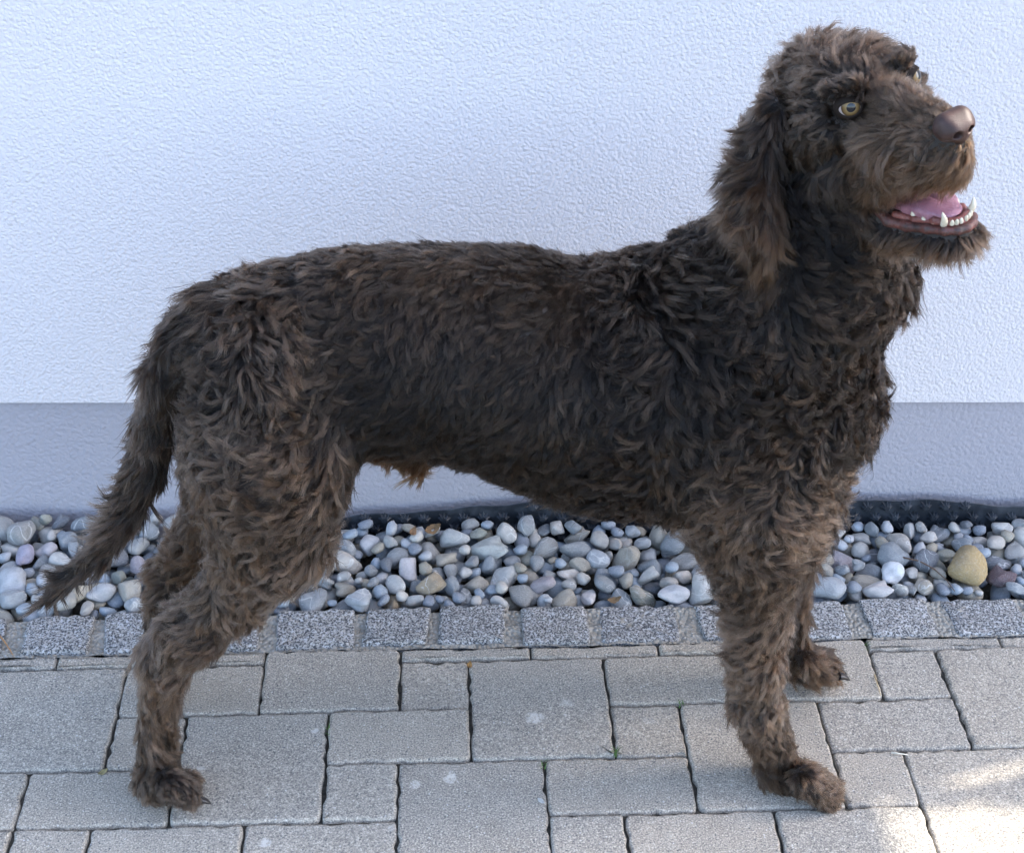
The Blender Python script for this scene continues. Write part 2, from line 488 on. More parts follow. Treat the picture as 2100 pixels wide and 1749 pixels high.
# ------------------------------------------------------------------ pebbles
bed = bpy.data.objects.new('pebble_bed', None); COL.objects.link(bed); tag(bed, kind='structure')
v, f = box_vf(-1.3, 1.3, .180, .42, -.06, -.040)
link('bed_soil', mesh('bed_soil', v, f, False), bed, m_soil)
def pebble_base(k, sub=3):
    bm = bmesh.new(); bmesh.ops.create_icosphere(bm, subdivisions=sub, radius=1)
    rr = random.Random(100 + k)
    e = rr.uniform(2.0, 2.9) if k % 3 else rr.uniform(2.6, 4.0)
    ph = [(rr.uniform(0, 6), rr.uniform(0, 6), rr.uniform(0, 6)) for _ in range(5)]
    dirs = [Vector((rr.gauss(0, 1), rr.gauss(0, 1), rr.gauss(0, .6))).normalized() for _ in range(5)]
    cuts = [(Vector((rr.gauss(0, 1), rr.gauss(0, 1), rr.gauss(0, .5))).normalized(), rr.uniform(.60, .90)) for _ in range(rr.randint(1, 5))]
    taper = rr.uniform(-.28, .28)
    for vv in bm.verts:
        c = vv.co.copy()
        L = (abs(c.x) ** e + abs(c.y) ** e + abs(c.z) ** e) ** (1 / e)
        c = c / L
        s = 1 + sum((.055 + .03 * (k % 2)) * math.sin(2.1 * c.dot(d) * (1 + .35 * i) + p[0]) for i, (d, p) in enumerate(zip(dirs, ph)))
        c = c * s
        for d, h in cuts:
            q = c.dot(d) - h
            if q > 0: c = c - d * q * .8
        c.y *= 1 + taper * c.x
        vv.co = c
    mx = max(abs(vv.co.x) for vv in bm.verts); my = max(abs(vv.co.y) for vv in bm.verts); mz = max(abs(vv.co.z) for vv in bm.verts)
    for vv in bm.verts: vv.co = Vector((vv.co.x / mx, vv.co.y / my, vv.co.z / mz))
    me = bpy.data.meshes.new('pebble'); bm.to_mesh(me); bm.free()
    me.polygons.foreach_set('use_smooth', [True] * len(me.polygons))
    me.materials.append(m_pebble)
    return me
PB = [pebble_base(k) for k in range(26)]
RES = .002; GX0, GX1, GY0, GY1 = -1.05, 1.05, .165, .40
nxg, nyg = int((GX1 - GX0) / RES), int((GY1 - GY0) / RES)
Hm = np.full((nxg, nyg), -.036); Id = np.full((nxg, nyg), -1, int); Prot = np.zeros((nxg, nyg), bool)
def ymax(x): return wall_y(x) - (.022 if x > -.3 else .006)
def foot(x, y, a, b, c, rz):
    rad = max(a, b)
    i0, i1 = int((x - rad - GX0) / RES), int((x + rad - GX0) / RES) + 2
    j0, j1 = int((y - rad - GY0) / RES), int((y + rad - GY0) / RES) + 2
    i0, j0 = max(i0, 0), max(j0, 0); i1, j1 = min(i1, nxg), min(j1, nyg)
    X = GX0 + (np.arange(i0, i1) + .5) * RES - x; Y = GY0 + (np.arange(j0, j1) + .5) * RES - y
    ca, sa = math.cos(rz), math.sin(rz)
    U = (X[:, None] * ca + Y[None, :] * sa) / a; V = (-X[:, None] * sa + Y[None, :] * ca) / b
    q = 1 - U * U - V * V
    return i0, i1, j0, j1, q
pebs = []
def settle(x, y, a, b, c, rz):
    i0, i1, j0, j1, q = foot(x, y, a, b, c, rz)
    m = q > .02
    if not m.any(): return None
    low = np.where(m, Hm[i0:i1, j0:j1] + c * np.sqrt(np.clip(q, 0, 1)), -9)
    s = np.sort(low[m])
    z = s[int(len(s) * .93)]
    over = Prot[i0:i1, j0:j1][m].mean()
    return z, over
def put(x, y, a, b, c, rz, z, d):
    i0, i1, j0, j1, q = foot(x, y, a, b, c, rz)
    top = z + c * np.sqrt(np.clip(q, 0, 1))
    m = (q > 0) & (top > Hm[i0:i1, j0:j1])
    Hm[i0:i1, j0:j1] = np.where(m, top, Hm[i0:i1, j0:j1])
    Id[i0:i1, j0:j1] = np.where(m, len(pebs), Id[i0:i1, j0:j1])
    pebs.append(dict(x=x, y=y, z=z, a=a, b=b, c=c, rz=rz, **d))
pal = [((.30, .34, .39), 26), ((.35, .38, .42), 22), ((.40, .41, .42), 16), ((.50, .52, .54), 14), ((.58, .56, .54), 8), ((.42, .40, .36), 13),
       ((.18, .20, .24), 9), ((.34, .36, .33), 7), ((.36, .30, .22), 5), ((.40, .37, .42), 3), ((.60, .60, .60), 5)]
pal_c = [p[0] for p in pal]; pal_w = [p[1] for p in pal]
def rand_peb(smin, smax):
    s = math.exp(random.gauss(math.log(.0120), .36)); s = min(max(s, smin), smax)
    return s * random.uniform(1.0, 1.4), s * random.uniform(.78, 1.05), s * random.uniform(.6, .85)
def drop(n, smin, smax, lim, K=10):
    cnt = 0
    for _ in range(n):
        a, b, c = rand_peb(smin, smax); best = None
        for k in range(K):
            x = random.uniform(-1.0, 1.0); y = random.uniform(.178 + b * .8, ymax(x) - b * .85); rz = random.uniform(0, math.pi)
            r_ = settle(x, y, a, b, c, rz)
            if r_ is None or r_[1] > .04: continue
            if best is None or r_[0] - c < best[0]: best = (r_[0] - c, x, y, rz, r_[0])
        if best is None or best[0] > lim + .016 * max(0.0, (best[2] - .27) / .08): continue
        col = random.choices(pal_c, pal_w)[0]
        k_ = random.uniform(.68, 1.0); col = (col[0] * k_ * 1.04, col[1] * k_ * .99, col[2] * k_ * .91)
        put(best[1], best[2], a, b, c, best[3], best[4], dict(col=col, me=random.randrange(len(PB)), sp=None)); cnt += 1
    return cnt
drop(420, .009, .018, -.020)
# pebbles one would notice first: (px, py, width px, height px, turn, colour, shape, label)
special = [
    (1985, 1168, 92, 78, 0, (.40, .29, .14), 2, 'large tan brown stone, the biggest among the pebbles, beside a dry twig'),
    (2052, 1180, 52, 46, .5, (.115, .075, .085), 3, 'dark maroon angular pebble beside the large tan stone'),
    (1826, 1173, 58, 44, .2, (.66, .68, .70), 7, 'flat white disc-like pebble in the bed in front of the paws'),
    (760, 1104, 50, 38, 0, (.64, .62, .60), 13, 'small cream white pebble close to the thigh of the dog'),
    (1003, 1122, 80, 50, .1, (.42, .44, .42), 3, 'broad flat grey-green pebble lying under the belly of the dog'),
    (47, 1137, 52, 40, .5, (.40, .36, .43), 7, 'lilac oval pebble beside the tail of the dog'),
    (93, 1122, 48, 36, -.4, (.56, .51, .51), 7, 'pale pink oval pebble next to the lilac pebble'),
    (137, 1246, 42, 42, .1, (.42, .41, .37), 6, 'speckled squarish stone resting on the granite kerb under the tail tip'),
    (167, 1210, 48, 36, .3, (.56, .48, .35), 1, 'yellowish beige pebble just under the tail tip'),
    (740, 1224, 62, 46, .7, (.44, .46, .48), 9, 'white-streaked grey pebble leaning on the kerb beside the hind leg'),
    (1804, 1214, 64, 40, 0, (.56, .53, .51), 3, 'pinkish white rounded stone touching the kerb beyond the front leg'),
    (1207, 1208, 32, 42, 0, (.62, .58, .56), 5, 'small upright pinkish white pebble near the kerb under the belly'),
    (1700, 1208, 76, 52, .1, (.36, .38, .40), 8, 'large smooth grey pebble beside the near front leg'),
    (1376, 1212, 80, 42, 0, (.50, .51, .53), 7, 'long pale grey pebble lying along the kerb behind the near front leg'),
    (24, 1194, 62, 58, 0, (.46, .47, .49), 4, 'big round light grey pebble at the end of the bed by the tail'),
    (203, 1212, 66, 42, 0, (.50, .49, .48), 7, 'long whitish grey pebble beside the yellowish one under the tail'),
    (838, 1158, 42, 56, 0, (.55, .52, .52), 10, 'upright pale pink-grey pebble between the thigh and the broad flat pebble'),
    (1225, 1142, 42, 44, .9, (.42, .44, .46), 11, 'grey pebble with white stripes under the belly'),
]
for (px, py, w, h, rz, col, k, lab) in special:
    p = at_z(px, py, .004); s = scale_at(p)
    a, b = w / s / 2, h / s / 2 / .80
    c = min(a, b) * .72
    y = min(max(float(p[1]), .176 + b * .8), ymax(p[0]) - b)
    if 'kerb under the tail' in lab: y = float(p[1]) + .006
    i0, i1, j0, j1, q = foot(float(p[0]), y, a, b, c, rz)
    r_ = settle(float(p[0]), y, a, b, c, rz)
    z = min(max(r_[0], c - .024), c - .010)
    if 'kerb under the tail' in lab: z = c + .001
    put(float(p[0]), y, a, b, c, rz, z, dict(col=col, me=k, sp=lab))
    Prot[i0:i1, j0:j1] |= q > .12
drop(900, .0075, .021, -.0085, 9)
drop(1000, .0052, .0092, -.0045, 8)
vis = np.bincount(Id[Id >= 0].ravel(), minlength=len(pebs)).astype(float)
for i, p in enumerate(pebs):
    if abs(p['x']) > .74: vis[i] *= .2
order = sorted((i for i in range(len(pebs)) if vis[i] > 3), key=lambda i: -vis[i])
single = set(order[:280]) | {i for i, p in enumerate(pebs) if p['sp']}
sv, sf = [], []
small = pebble_base(50, 2); svb = [v_.co.copy() for v_ in small.vertices]; sfb = [tuple(p.vertices) for p in small.polygons]
bpy.data.meshes.remove(small)
for i in range(len(pebs)):
    p = pebs[i]
    tl = .16 if p['sp'] else .32
    rot = Matrix.Rotation(p['rz'], 4, 'Z') @ Matrix.Rotation(random.gauss(0, tl), 4, 'X') @ Matrix.Rotation(random.gauss(0, tl), 4, 'Y')
    if i in single:
        o = link('pebble', PB[p['me']], None if p['sp'] else bed)
        o.matrix_basis = Matrix.Translation((p['x'], p['y'], p['z'])) @ rot @ Matrix.Diagonal((p['a'], p['b'], p['c'], 1))
        o.color = (*p['col'], 1)
        if p['sp']: o.pass_index = 2 if 'streak' in p['sp'] or 'stripes' in p['sp'] else 1
        if p['sp']: tag(o, p['sp'], 'pebble', 'pebbles along the house wall')
    else:
        mt = Matrix.Translation((p['x'], p['y'], p['z'])) @ rot @ Matrix.Diagonal((p['a'], p['b'], p['c'], 1))
        b0 = len(sv); sv.extend(mt @ c for c in svb); sf.extend(tuple(b0 + q for q in t_) for t_ in sfb)
so = link('small_pebbles', mesh('small_pebbles', sv, sf), bed, m_pebble_small); so['kind'] = 'stuff'
print('pebbles', len(pebs), 'single', len(single))

# ------------------------------------------------------------------ the dog: one continuous body grown from a skeleton of tapered limbs
def nrm(a): return a / np.maximum(np.linalg.norm(a, axis=-1, keepdims=True), 1e-9)
YB, YN, YF = -.06, -.122, .018
HO = np.array([.3352, -.1052, .783])
HF = nrm(np.array([.414, -.91, .0246])); HL = np.array([.8837, .4082, .2287])
HL = nrm(HL - HF * (HL @ HF))
HU = np.cross(HF, HL)
def H(f, l, u): return HO + (HF * f + HL * l + HU * u) * .01
def hp(px, py, l):
    """point seen at px,py on the plane l cm to the left of the head's middle -> local f, l, u"""
    d = ray(px, py); q = HO + HL * l * .01
    p = CAM + d * (((q - CAM) @ HL) / (d @ HL)) - HO
    return np.array([p @ HF, p @ HL, p @ HU]) * 100
PR = []
def prim(a, b, ra, rb, reg, flow, hl=.022, curl=.4, tone=.4, tan=0.0, k=.03, sc=None, ax=None, dens=1.0, lift=.5):
    PR.append(dict(a=np.array(a, float), b=np.array(b, float), ra=ra, rb=rb, reg=reg, flow=np.array(flow, float), hl=hl, curl=curl, tone=tone, tan=tan, k=k, sc=sc, ax=ax, dens=dens, lift=lift))
def chain(pts, y, reg, sub=20, **kw):
    """pts: (px, py, r px[, y[, flow]])"""
    c = []
    for q in pts:
        yy = q[3] if len(q) > 3 and q[3] is not None else y
        p = at_y(q[0], q[1], yy); c.append((p, max(q[2] - sub, 6) / scale_at(p), q[4] if len(q) > 4 else None))
    for (p, r, fl), (p2, r2, _) in zip(c, c[1:]):
        k2 = dict(kw)
        if fl is not None: k2['flow'] = fl
        elif 'flow' not in k2: k2['flow'] = p2 - p
        prim(p, p2, r, r2, reg, **k2)
TOR = dict(sc=.86, ax=np.array([0, 1., 0]))
BK = (-.95, 0, -.35)
chain([(472, 692, 128), (600, 715, 188), (750, 722, 218)], YB, 'torso', sub=26, flow=(-.9, 0, -.45), hl=.029, curl=.85, tone=.32, **TOR)
chain([(750, 722, 218), (900, 722, 222), (1050, 743, 240), (1200, 795, 250)], YB, 'torso', sub=19, flow=(-.7, 0, -.6), hl=.017, curl=.18, tone=.04, lift=.32, **TOR)
chain([(1200, 795, 250), (1340, 790, 278), (1480, 800, 288)], YB, 'torso', sub=23, flow=(-.6, 0, -.75), hl=.028, curl=.75, tone=.12, **TOR)
chain([(1480, 800, 288), (1590, 800, 232)], YB, 'torso', sub=27, flow=(-.25, 0, -.95), hl=.034, curl=1.0, tone=.22, **TOR)
chain([(1545, 650, 248), (1660, 548, 208), (1695, 410, 160)], -.062, 'torso', sub=26, flow=(.05, 0, -1), hl=.030, curl=.85, tone=.0, sc=.80, ax=np.array([0, 1., 0]))  # neck tone blackened to paint the shade under head and ear
# near hind leg
HK = dict(k=.035)
chain([(560, 770, 185, -.095), (555, 930, 172)], YN, 'leg_a', sub=28, flow=(-.65, 0, -.75), hl=.028, curl=.75, tone=.42, **HK)
chain([(555, 930, 172), (563, 1080, 122), (490, 1205, 84)], YN, 'leg_a', sub=24, flow=(-.5, 0, -.85), hl=.026, curl=.75, tone=.66, **HK)
chain([(490, 1205, 84), (398, 1288, 74), (343, 1345, 67)], YN, 'leg_a', sub=22, flow=(-.55, 0, -.83), hl=.022, curl=.4, tone=.66, tan=.08, k=.02)
chain([(345, 1345, 70), (330, 1430, 54), (322, 1510, 52), (325, 1570, 58)], YN, 'leg_a', sub=22, flow=(-.1, 0, -1), hl=.020, curl=.35, tone=.72, tan=.08, k=.010)
chain([(322, 1598, 60), (360, 1616, 40)], YN, 'leg_a', sub=16, flow=(.35, -.3, -.9), hl=.016, curl=.3, tone=.55, tan=.1, k=.012)
for dy in (-.033, -.012, .011, .031):
    chain([(342, 1598, 30, YN + dy), (381, 1625 - (dy + .027) * 500, 29, YN + dy)], YN, 'leg_a', sub=5, flow=(.45, -.3, -.85), hl=.013, curl=.25, tone=.55, k=.006)
    chain([(1650, 1594, 32, YN + dy), (1692, 1625 - (dy + .027) * 500, 31, YN + dy)], YN, 'leg_c', sub=5, flow=(.5, -.3, -.8), hl=.015, curl=.25, tone=.6, tan=.1, k=.006)
    chain([(1658, 1356, 28, YF + dy), (1690, 1374 - (dy + .027) * 450, 26, YF + dy)], YF, 'leg_d', sub=5, flow=(.5, -.3, -.8), hl=.013, curl=.25, tone=.48, tan=.2, k=.006)
# far hind leg
chain([(560, 770, 160, .0), (530, 950, 150), (440, 1110, 82), (352, 1188, 62)], YF, 'leg_b', sub=18, flow=(-.6, 0, -.8), hl=.026, curl=.4, tone=.42, tan=.3, **HK)
chain([(352, 1188, 62), (338, 1290, 50), (335, 1370, 48)], YF, 'leg_b', sub=16, flow=(0, 0, -1), hl=.022, curl=.35, tone=.45, tan=.2, k=.010)
chain([(330, 1385, 46), (345, 1400, 38)], YF, 'leg_b', sub=14, flow=(.3, 0, -.9), hl=.02, curl=.3, tone=.45, k=.012)
# near front leg
chain([(1530, 930, 200, -.098), (1560, 1010, 150)], -.115, 'leg_c', sub=22, flow=(-.2, 0, -1), hl=.030, curl=.85, tone=.45, **HK)
chain([(1560, 1010, 150), (1560, 1100, 108), (1556, 1180, 84)], YN, 'leg_c', sub=25, flow=(-.15, 0, -1), hl=.030, curl=.8, tone=.60, **HK)
chain([(1556, 1180, 84), (1553, 1260, 71), (1550, 1350, 64), (1552, 1440, 62), (1568, 1490, 54)], YN, 'leg_c', sub=24, flow=(-.12, 0, -1), hl=.024, curl=.55, tone=.70, k=.02)
chain([(1568, 1490, 54), (1588, 1545, 48)], YN, 'leg_c', sub=12, flow=(.2, 0, -1), hl=.016, curl=.1, tone=.3, tan=.35, k=.012)
chain([(1595, 1575, 54), (1640, 1605, 50), (1672, 1616, 36)], YN, 'leg_c', sub=17, flow=(.55, -.25, -.8), hl=.018, curl=.25, tone=.6, tan=.15, k=.012)
# far front leg
chain([(1590, 960, 150, .0), (1602, 1090, 92), (1605, 1190, 60), (1608, 1270, 48), (1618, 1318, 44)], YF, 'leg_d', sub=16, flow=(-.1, 0, -1), hl=.024, curl=.5, tone=.42, tan=.15, k=.02)
chain([(1620, 1330, 46), (1650, 1362, 44), (1698, 1378, 30)], YF, 'leg_d', sub=12, flow=(.6, -.2, -.75), hl=.024, curl=.3, tone=.48, tan=.25, k=.012)
# tail
chain([(455, 625, 62), (392, 680, 64), (348, 765, 64), (322, 860, 64), (300, 950, 60), (262, 1040, 54), (210, 1120, 46), (142, 1186, 40), (98, 1228, 25)], YB - .01, 'tail', sub=27, hl=.034, curl=.10, tone=.30, k=.005, lift=.20)
# groin tuft
chain([(815, 915, 42), (858, 945, 34)], YB - .03, 'torso', sub=14, flow=(.25, 0, -1), hl=.034, curl=.15, tone=.5, tan=1.6, k=.02)
# ---- head, in its own centimetres
def hd(a, b, ra, rb, flow, k=1.2, reg='head', **kw):
    fl = HF * flow[0] + HL * flow[1] + HU * flow[2]
    prim(H(*a), H(*b), ra * .01, rb * .01, reg, fl, k=k * .01, **kw)
hd((-4.2, 0, -1.9), (-7.8, 0, -3.1), 4.0, 4.5, (-1, 0, -.2), hl=.024, curl=.6, tone=.5, tan=.1, lift=.6)
for s in (-1, 1):
    hd((-2.0, 1.3 * s, -.6), (-4, 2.0 * s, -.9), 1.8, 2.2, (-.9, .25 * s, .1), hl=.021, curl=.6, tone=.5, tan=.1, lift=.55)
    hd((-.3, 2.4 * s, 1.45) if s < 0 else (-.7, 2.3, 1.25), (-1.6, 3.5 * s, 1.1) if s < 0 else (-1.6, 3.4, 1.1), .75 if s < 0 else .7, .9 if s < 0 else .85, (-.7, .6 * s, .25) if s < 0 else (-1, 0, .0), hl=.012 if s < 0 else .009, curl=.3, tone=.42, k=.9, lift=.6)
    hd((-2.6, 3.5 * s, -2.4), (-4.8, 3.6 * s, -4.0), 1.8, 2.4, (-.8, .3 * s, -.6), hl=.022, curl=.5, tone=.46)
    hd((-2.2, 3.0 * s, -6.2), (-3.4, 2.8 * s, -9.2), 2.2, 2.4, (-.5, .2 * s, -.85), hl=.030, curl=.55, tone=.48, tan=.1)
    hd((.9, 2.5 * s, -2.4), (1.2, 2.4 * s, -4.8), 1.2, 1.7, (-.5, .3 * s, -.8), hl=.010, curl=.1, tone=.22, lift=.2)
    hd((3.2, 1.7 * s, -2.6), (6.7, 1.25 * s if s < 0 else .7, -1.5), 1.85, 1.4, (-.6, .30 * s if s < 0 else -.05, -.65), hl=.036 if s < 0 else .012, curl=.45, tone=.78, tan=.22, reg='beard', lift=.42)
    hd((2.0, 2.3 * s, -6.4), (7.0, 1.35 * s if s < 0 else .9, -3.4), 1.4, 1.25, (-.3, .2 * s if s < 0 else -.2, -.95), hl=.023 if s < 0 else .010, curl=.4, tone=.62, tan=.45, reg='beard', lift=.4)
    hd((-1.8, 2.5 * s, -9.6), (3.6, 2.0 * s, -10.4), 1.9, 1.0, (-.3, .2 * s, -.95), hl=.024, curl=.3, tone=.42, tan=.15)
    hd((3.6, 2.0 * s, -10.4), (8.6, 1.0 * s, -9.5), 1.0, .9, (-.3, .1 * s, -1), hl=.020, curl=.2, tone=.42, tan=.2, reg='beard', k=.8)
hd((1.0, 0, -.6), (7.0, 0, -.1), 1.7, 1.3, (-.8, 0, .45), hl=.015, curl=.35, tone=.52, tan=.35, reg='beard')
hd((7.8, 0, -1.6), (8.1, 0, -3.2), 1.6, 1.35, (.1, 0, -1), hl=.014, curl=.15, tone=.42, tan=.5, reg='beard', lift=.22)
hd((3.4, 0, -10.4), (8.8, 0, -9.6), .9, .95, (-.3, 0, -1), hl=.021, curl=.2, tone=.42, tan=.2, reg='beard', k=.8)
hd((0, 0, -9.7), (5.5, 0, -10.0), 1.2, 1.0, (0, 0, -1), hl=.02, curl=.3, tone=.3, k=.8)
hd((-4.5, 0, -8.0), (-6.5, 0, -10), 4.0, 4.6, (-.3, 0, -1), hl=.026, curl=.5, tone=.25, k=2.0)
# ears: flat flaps hanging from the side of the head
for s, rg in ((-1, 'ear_near'), (1, 'ear_far')):
    if s < 0:
        pts = [tuple(hp(1588, 222, -5.6)), tuple(hp(1564, 300, -7.4)), tuple(hp(1548, 400, -9.6)), tuple(hp(1543, 465, -11.0)), tuple(hp(1548, 495, -11.5))]
    else:
        pts = [(a, l_, c) for (a, b, c), l_ in zip(pts, (5.4, 5.3, 4.7, 4.0, 3.8))]
    rad = [1.5, 2.0, 2.5, 2.5, 1.7]
    for i in range(4):
        prim(H(*pts[i]), H(*pts[i + 1]), rad[i] * .01, rad[i + 1] * .01, rg, (-.06, 0, -1), hl=(.020, .038, .042, .038)[i], curl=.32, tone=(.16, .22, .36, .50)[i], tan=.1 + .13 * i, k=.008, sc=.30, ax=HL, lift=.09)

def sd(p, q):
    a, b, ra, rb = q['a'], q['b'], q['ra'], q['rb']
    if q['sc']:
        ax = q['ax']; f = 1 / q['sc']
        c = (p - a) @ ax
        p = p + c[..., None] * ax * (f - 1)
        b = b + ((b - a) @ ax) * ax * (f - 1)
    ba = b - a; L2 = ba @ ba + 1e-12
    h = np.clip(((p - a) @ ba) / L2, 0, 1)
    d = np.linalg.norm(p - a - h[..., None] * ba, axis=-1) - (ra + (rb - ra) * h)
    return d * (q['sc'] ** .5 if q['sc'] else 1)
def grid_axis(lo, hi, cut, s1, s2):
    a = np.arange(lo, cut, s1); b = np.arange(cut, hi, s2)
    return np.concatenate([a, b])
def surface_nets(D, gx, gy, gz):
    S = D < 0
    nx, ny, nz = D.shape
    cnt = np.zeros((nx - 1, ny - 1, nz - 1)); acc = np.zeros((nx - 1, ny - 1, nz - 1, 3))
    def sl(o, ax): return tuple(slice(o[i], (n - 1) + o[i]) for i, n in enumerate((nx, ny, nz)))
    gr = (gx, gy, gz)
    for ax in range(3):
        ot = [i for i in range(3) if i != ax]
        for u in (0, 1):
            for w in (0, 1):
                o0 = [0, 0, 0]; o0[ot[0]] = u; o0[ot[1]] = w
                o1 = list(o0); o1[ax] = 1
                d0, d1 = D[sl(o0, 0)], D[sl(o1, 0)]
                m = (d0 < 0) != (d1 < 0)
                idx = np.nonzero(m)
                t = d0[idx] / (d0[idx] - d1[idx])
                pt = np.zeros((len(t), 3))
                for k in range(3):
                    g = gr[k]; base = idx[k] + o0[k]
                    pt[:, k] = g[base]
                    if k == ax: pt[:, k] += t * (g[idx[k] + 1] - g[idx[k]])
                acc[idx] += pt; cnt[idx] += 1
    act = cnt > 0
    vid = np.full(cnt.shape, -1, int); vid[act] = np.arange(act.sum())
    V = acc[act] / cnt[act][:, None]
    F = []
    for ax in range(3):
        o = [slice(1, n - 1) for n in (nx, ny, nz)]
        o[ax] = slice(0, (nx, ny, nz)[ax] - 1)
        o2 = list(o); o2[ax] = slice(1, (nx, ny, nz)[ax])
        s0, s1 = S[tuple(o)], S[tuple(o2)]
        idx = np.nonzero(s0 != s1)
        base = [idx[i] + (1 if i != ax else 0) for i in range(3)]
        u, w = (ax + 1) % 3, (ax + 2) % 3
        def c(du, dw):
            q = [b.copy() for b in base]; q[u] -= du; q[w] -= dw
            return vid[tuple(q)]
        quad = np.stack([c(1, 1), c(0, 1), c(0, 0), c(1, 0)], 1)
        fl = ~s0[idx]
        quad[fl] = quad[fl][:, ::-1]
        F.append(quad)
    return V, np.concatenate(F)
def eval_sdf(prims, gx, gy, gz, big=.10, extra=None):
    D = np.full((len(gx), len(gy), len(gz)), big)
    for q in prims:
        r = max(q['ra'], q['rb']) + max(q['k'], .01) + .012
        if q['sc']: r = r + .01
        lo = np.minimum(q['a'], q['b']) - r; hi = np.maximum(q['a'], q['b']) + r
        i0, i1 = np.searchsorted(gx, [lo[0], hi[0]]); j0, j1 = np.searchsorted(gy, [lo[1], hi[1]]); k0, k1 = np.searchsorted(gz, [lo[2], hi[2]])
        if i1 <= i0 or j1 <= j0 or k1 <= k0: continue
        X, Y, Z = np.meshgrid(gx[i0:i1], gy[j0:j1], gz[k0:k1], indexing='ij')
        d2 = sd(np.stack([X, Y, Z], -1), q)
        d1 = D[i0:i1, j0:j1, k0:k1]; k = q['k']
        h = np.maximum(k - np.abs(d1 - d2), 0) / k
        D[i0:i1, j0:j1, k0:k1] = np.minimum(d1, d2) - h * h * k * .25
    return D
def smooth_v(V, F, n=2, lam=.5):
    E = np.concatenate([F[:, [0, 1]], F[:, [1, 2]], F[:, [2, 3]], F[:, [3, 0]]]); E = np.concatenate([E, E[:, ::-1]])
    deg = np.bincount(E[:, 0], minlength=len(V)).astype(float)[:, None]
    for _ in range(n):
        A = np.zeros_like(V)
        for k in range(3): A[:, k] = np.bincount(E[:, 0], weights=V[E[:, 1], k], minlength=len(V))
        V = V + lam * (A / np.maximum(deg, 1) - V)
    return V
def vnormals(V, F):
    fn = np.cross(V[F[:, 2]] - V[F[:, 0]], V[F[:, 3]] - V[F[:, 1]])
    N = np.zeros_like(V)
    for c in range(4):
        for k in range(3): N[:, k] += np.bincount(F[:, c], weights=fn[:, k], minlength=len(V))
    return nrm(N), np.linalg.norm(fn, axis=1) * .5
gx = grid_axis(-.66, .72, .36, .006, .0038)
gy = np.arange(-.29, .17, .0045)
gz = grid_axis(-.004, .84, .40, .006, .0038)
D = eval_sdf(PR, gx, gy, gz)
EYEC = {sg: H(0, 3.45 * sg, 0) - nrm(HF * .82 + HL * .50 * sg + HU * .16) * .0118 for sg in (-1, 1)}
XX = np.stack(np.meshgrid(gx, gy, gz, indexing='ij'), -1)
for sg in (-1, 1):
    D = np.maximum(D, .0126 - np.linalg.norm(XX - EYEC[sg], axis=-1))
# cut flat at the ground
D = np.maximum(D, (.0015 - gz)[None, None, :])
V, Fq = surface_nets(D, gx, gy, gz)
V = smooth_v(V, Fq, 2)
Nv, Fa = vnormals(V, Fq)
# blend of the limbs' attributes at each vertex
names = sorted({q['reg'] for q in PR})
W = np.zeros((len(V), len(PR)))
for i, q in enumerate(PR): W[:, i] = np.exp(-np.clip(sd(V, q), -.02, 1) / .010)
W /= W.sum(1, keepdims=True)
flowv = W @ nrm(np.stack([q['flow'] for q in PR]))
att = {a: W @ np.array([q[a] for q in PR]) for a in ('hl', 'curl', 'tone', 'tan', 'lift')}
regw = np.stack([W[:, [i for i, q in enumerate(PR) if q['reg'] == n]].sum(1) for n in names], 1)
reg = regw.argmax(1)

m_skin = NT('dog_skin', .7, .3)
m_skin = m_skin.done(m_skin.mix(m_skin.ramp(m_skin.noise(m_skin.pos(), 300, 3), [(.3, 0), (.7, 1)]), (.016, .012, .010), (.034, .026, .021)))
me = mesh('dog', V, Fq)
dog = link('dog', me, None, m_skin)
tag(dog, 'dark brown curly-coated dog standing side-on on the paving with its mouth open', 'dog')
print('dog verts', len(V), names)
def sdf_mesh(name, prims, step, parent, mat, sub=(), k=.5, it=1):
    """small local solid in head centimetres: rounded limbs united, others cut away"""
    P_ = [dict(a=np.array(a, float), b=np.array(b, float), ra=ra, rb=rb, k=k, sc=sc, ax=np.array(ax, float)) for a, b, ra, rb, sc, ax in prims]
    lo = np.min([np.minimum(q['a'], q['b']) - max(q['ra'], q['rb']) - .25 for q in P_], 0)
    hi = np.max([np.maximum(q['a'], q['b']) + max(q['ra'], q['rb']) + .25 for q in P_], 0)
    g_ = [np.arange(lo[i], hi[i] + step, step) for i in range(3)]
    D_ = np.full([len(x) for x in g_], 9.0)
    X = np.stack(np.meshgrid(*g_, indexing='ij'), -1)
    for q in P_:
        d2 = sd(X, q); h = np.maximum(k - np.abs(D_ - d2), 0) / k
        D_ = np.minimum(D_, d2) - h * h * k * .25
    for a, b, ra, rb, ks in sub:
        d2 = -sd(X, dict(a=np.array(a, float), b=np.array(b, float), ra=ra, rb=rb, sc=None))
        h = np.maximum(ks - np.abs(D_ - d2), 0) / ks
        D_ = np.maximum(D_, d2) + h * h * ks * .25
    v_, f_ = surface_nets(D_, *g_)
    v_ = smooth_v(v_, f_, it)
    v_ = HO + (v_[:, :1] * HF + v_[:, 1:2] * HL + v_[:, 2:3] * HU) * .01
    return link(name, mesh(name, v_, f_), parent, mat)
NO = (None, (0, 0, 1))
tn = NT('nose_leather', .5, .35); pp = tn.pos()
m_nose = tn.done(tn.mix(tn.ramp(tn.noise(pp, 160, 3), [(.35, 0), (.7, 1)]), (.032, .016, .013), (.050, .025, .020)), tn.bump(tn.voro(pp, 1000), .0004, .4))
def nz_(p): return ((p[0] - 8.9) * .88 + 8.75, p[1] * .86, (p[2] - .1) * .86 + .25)
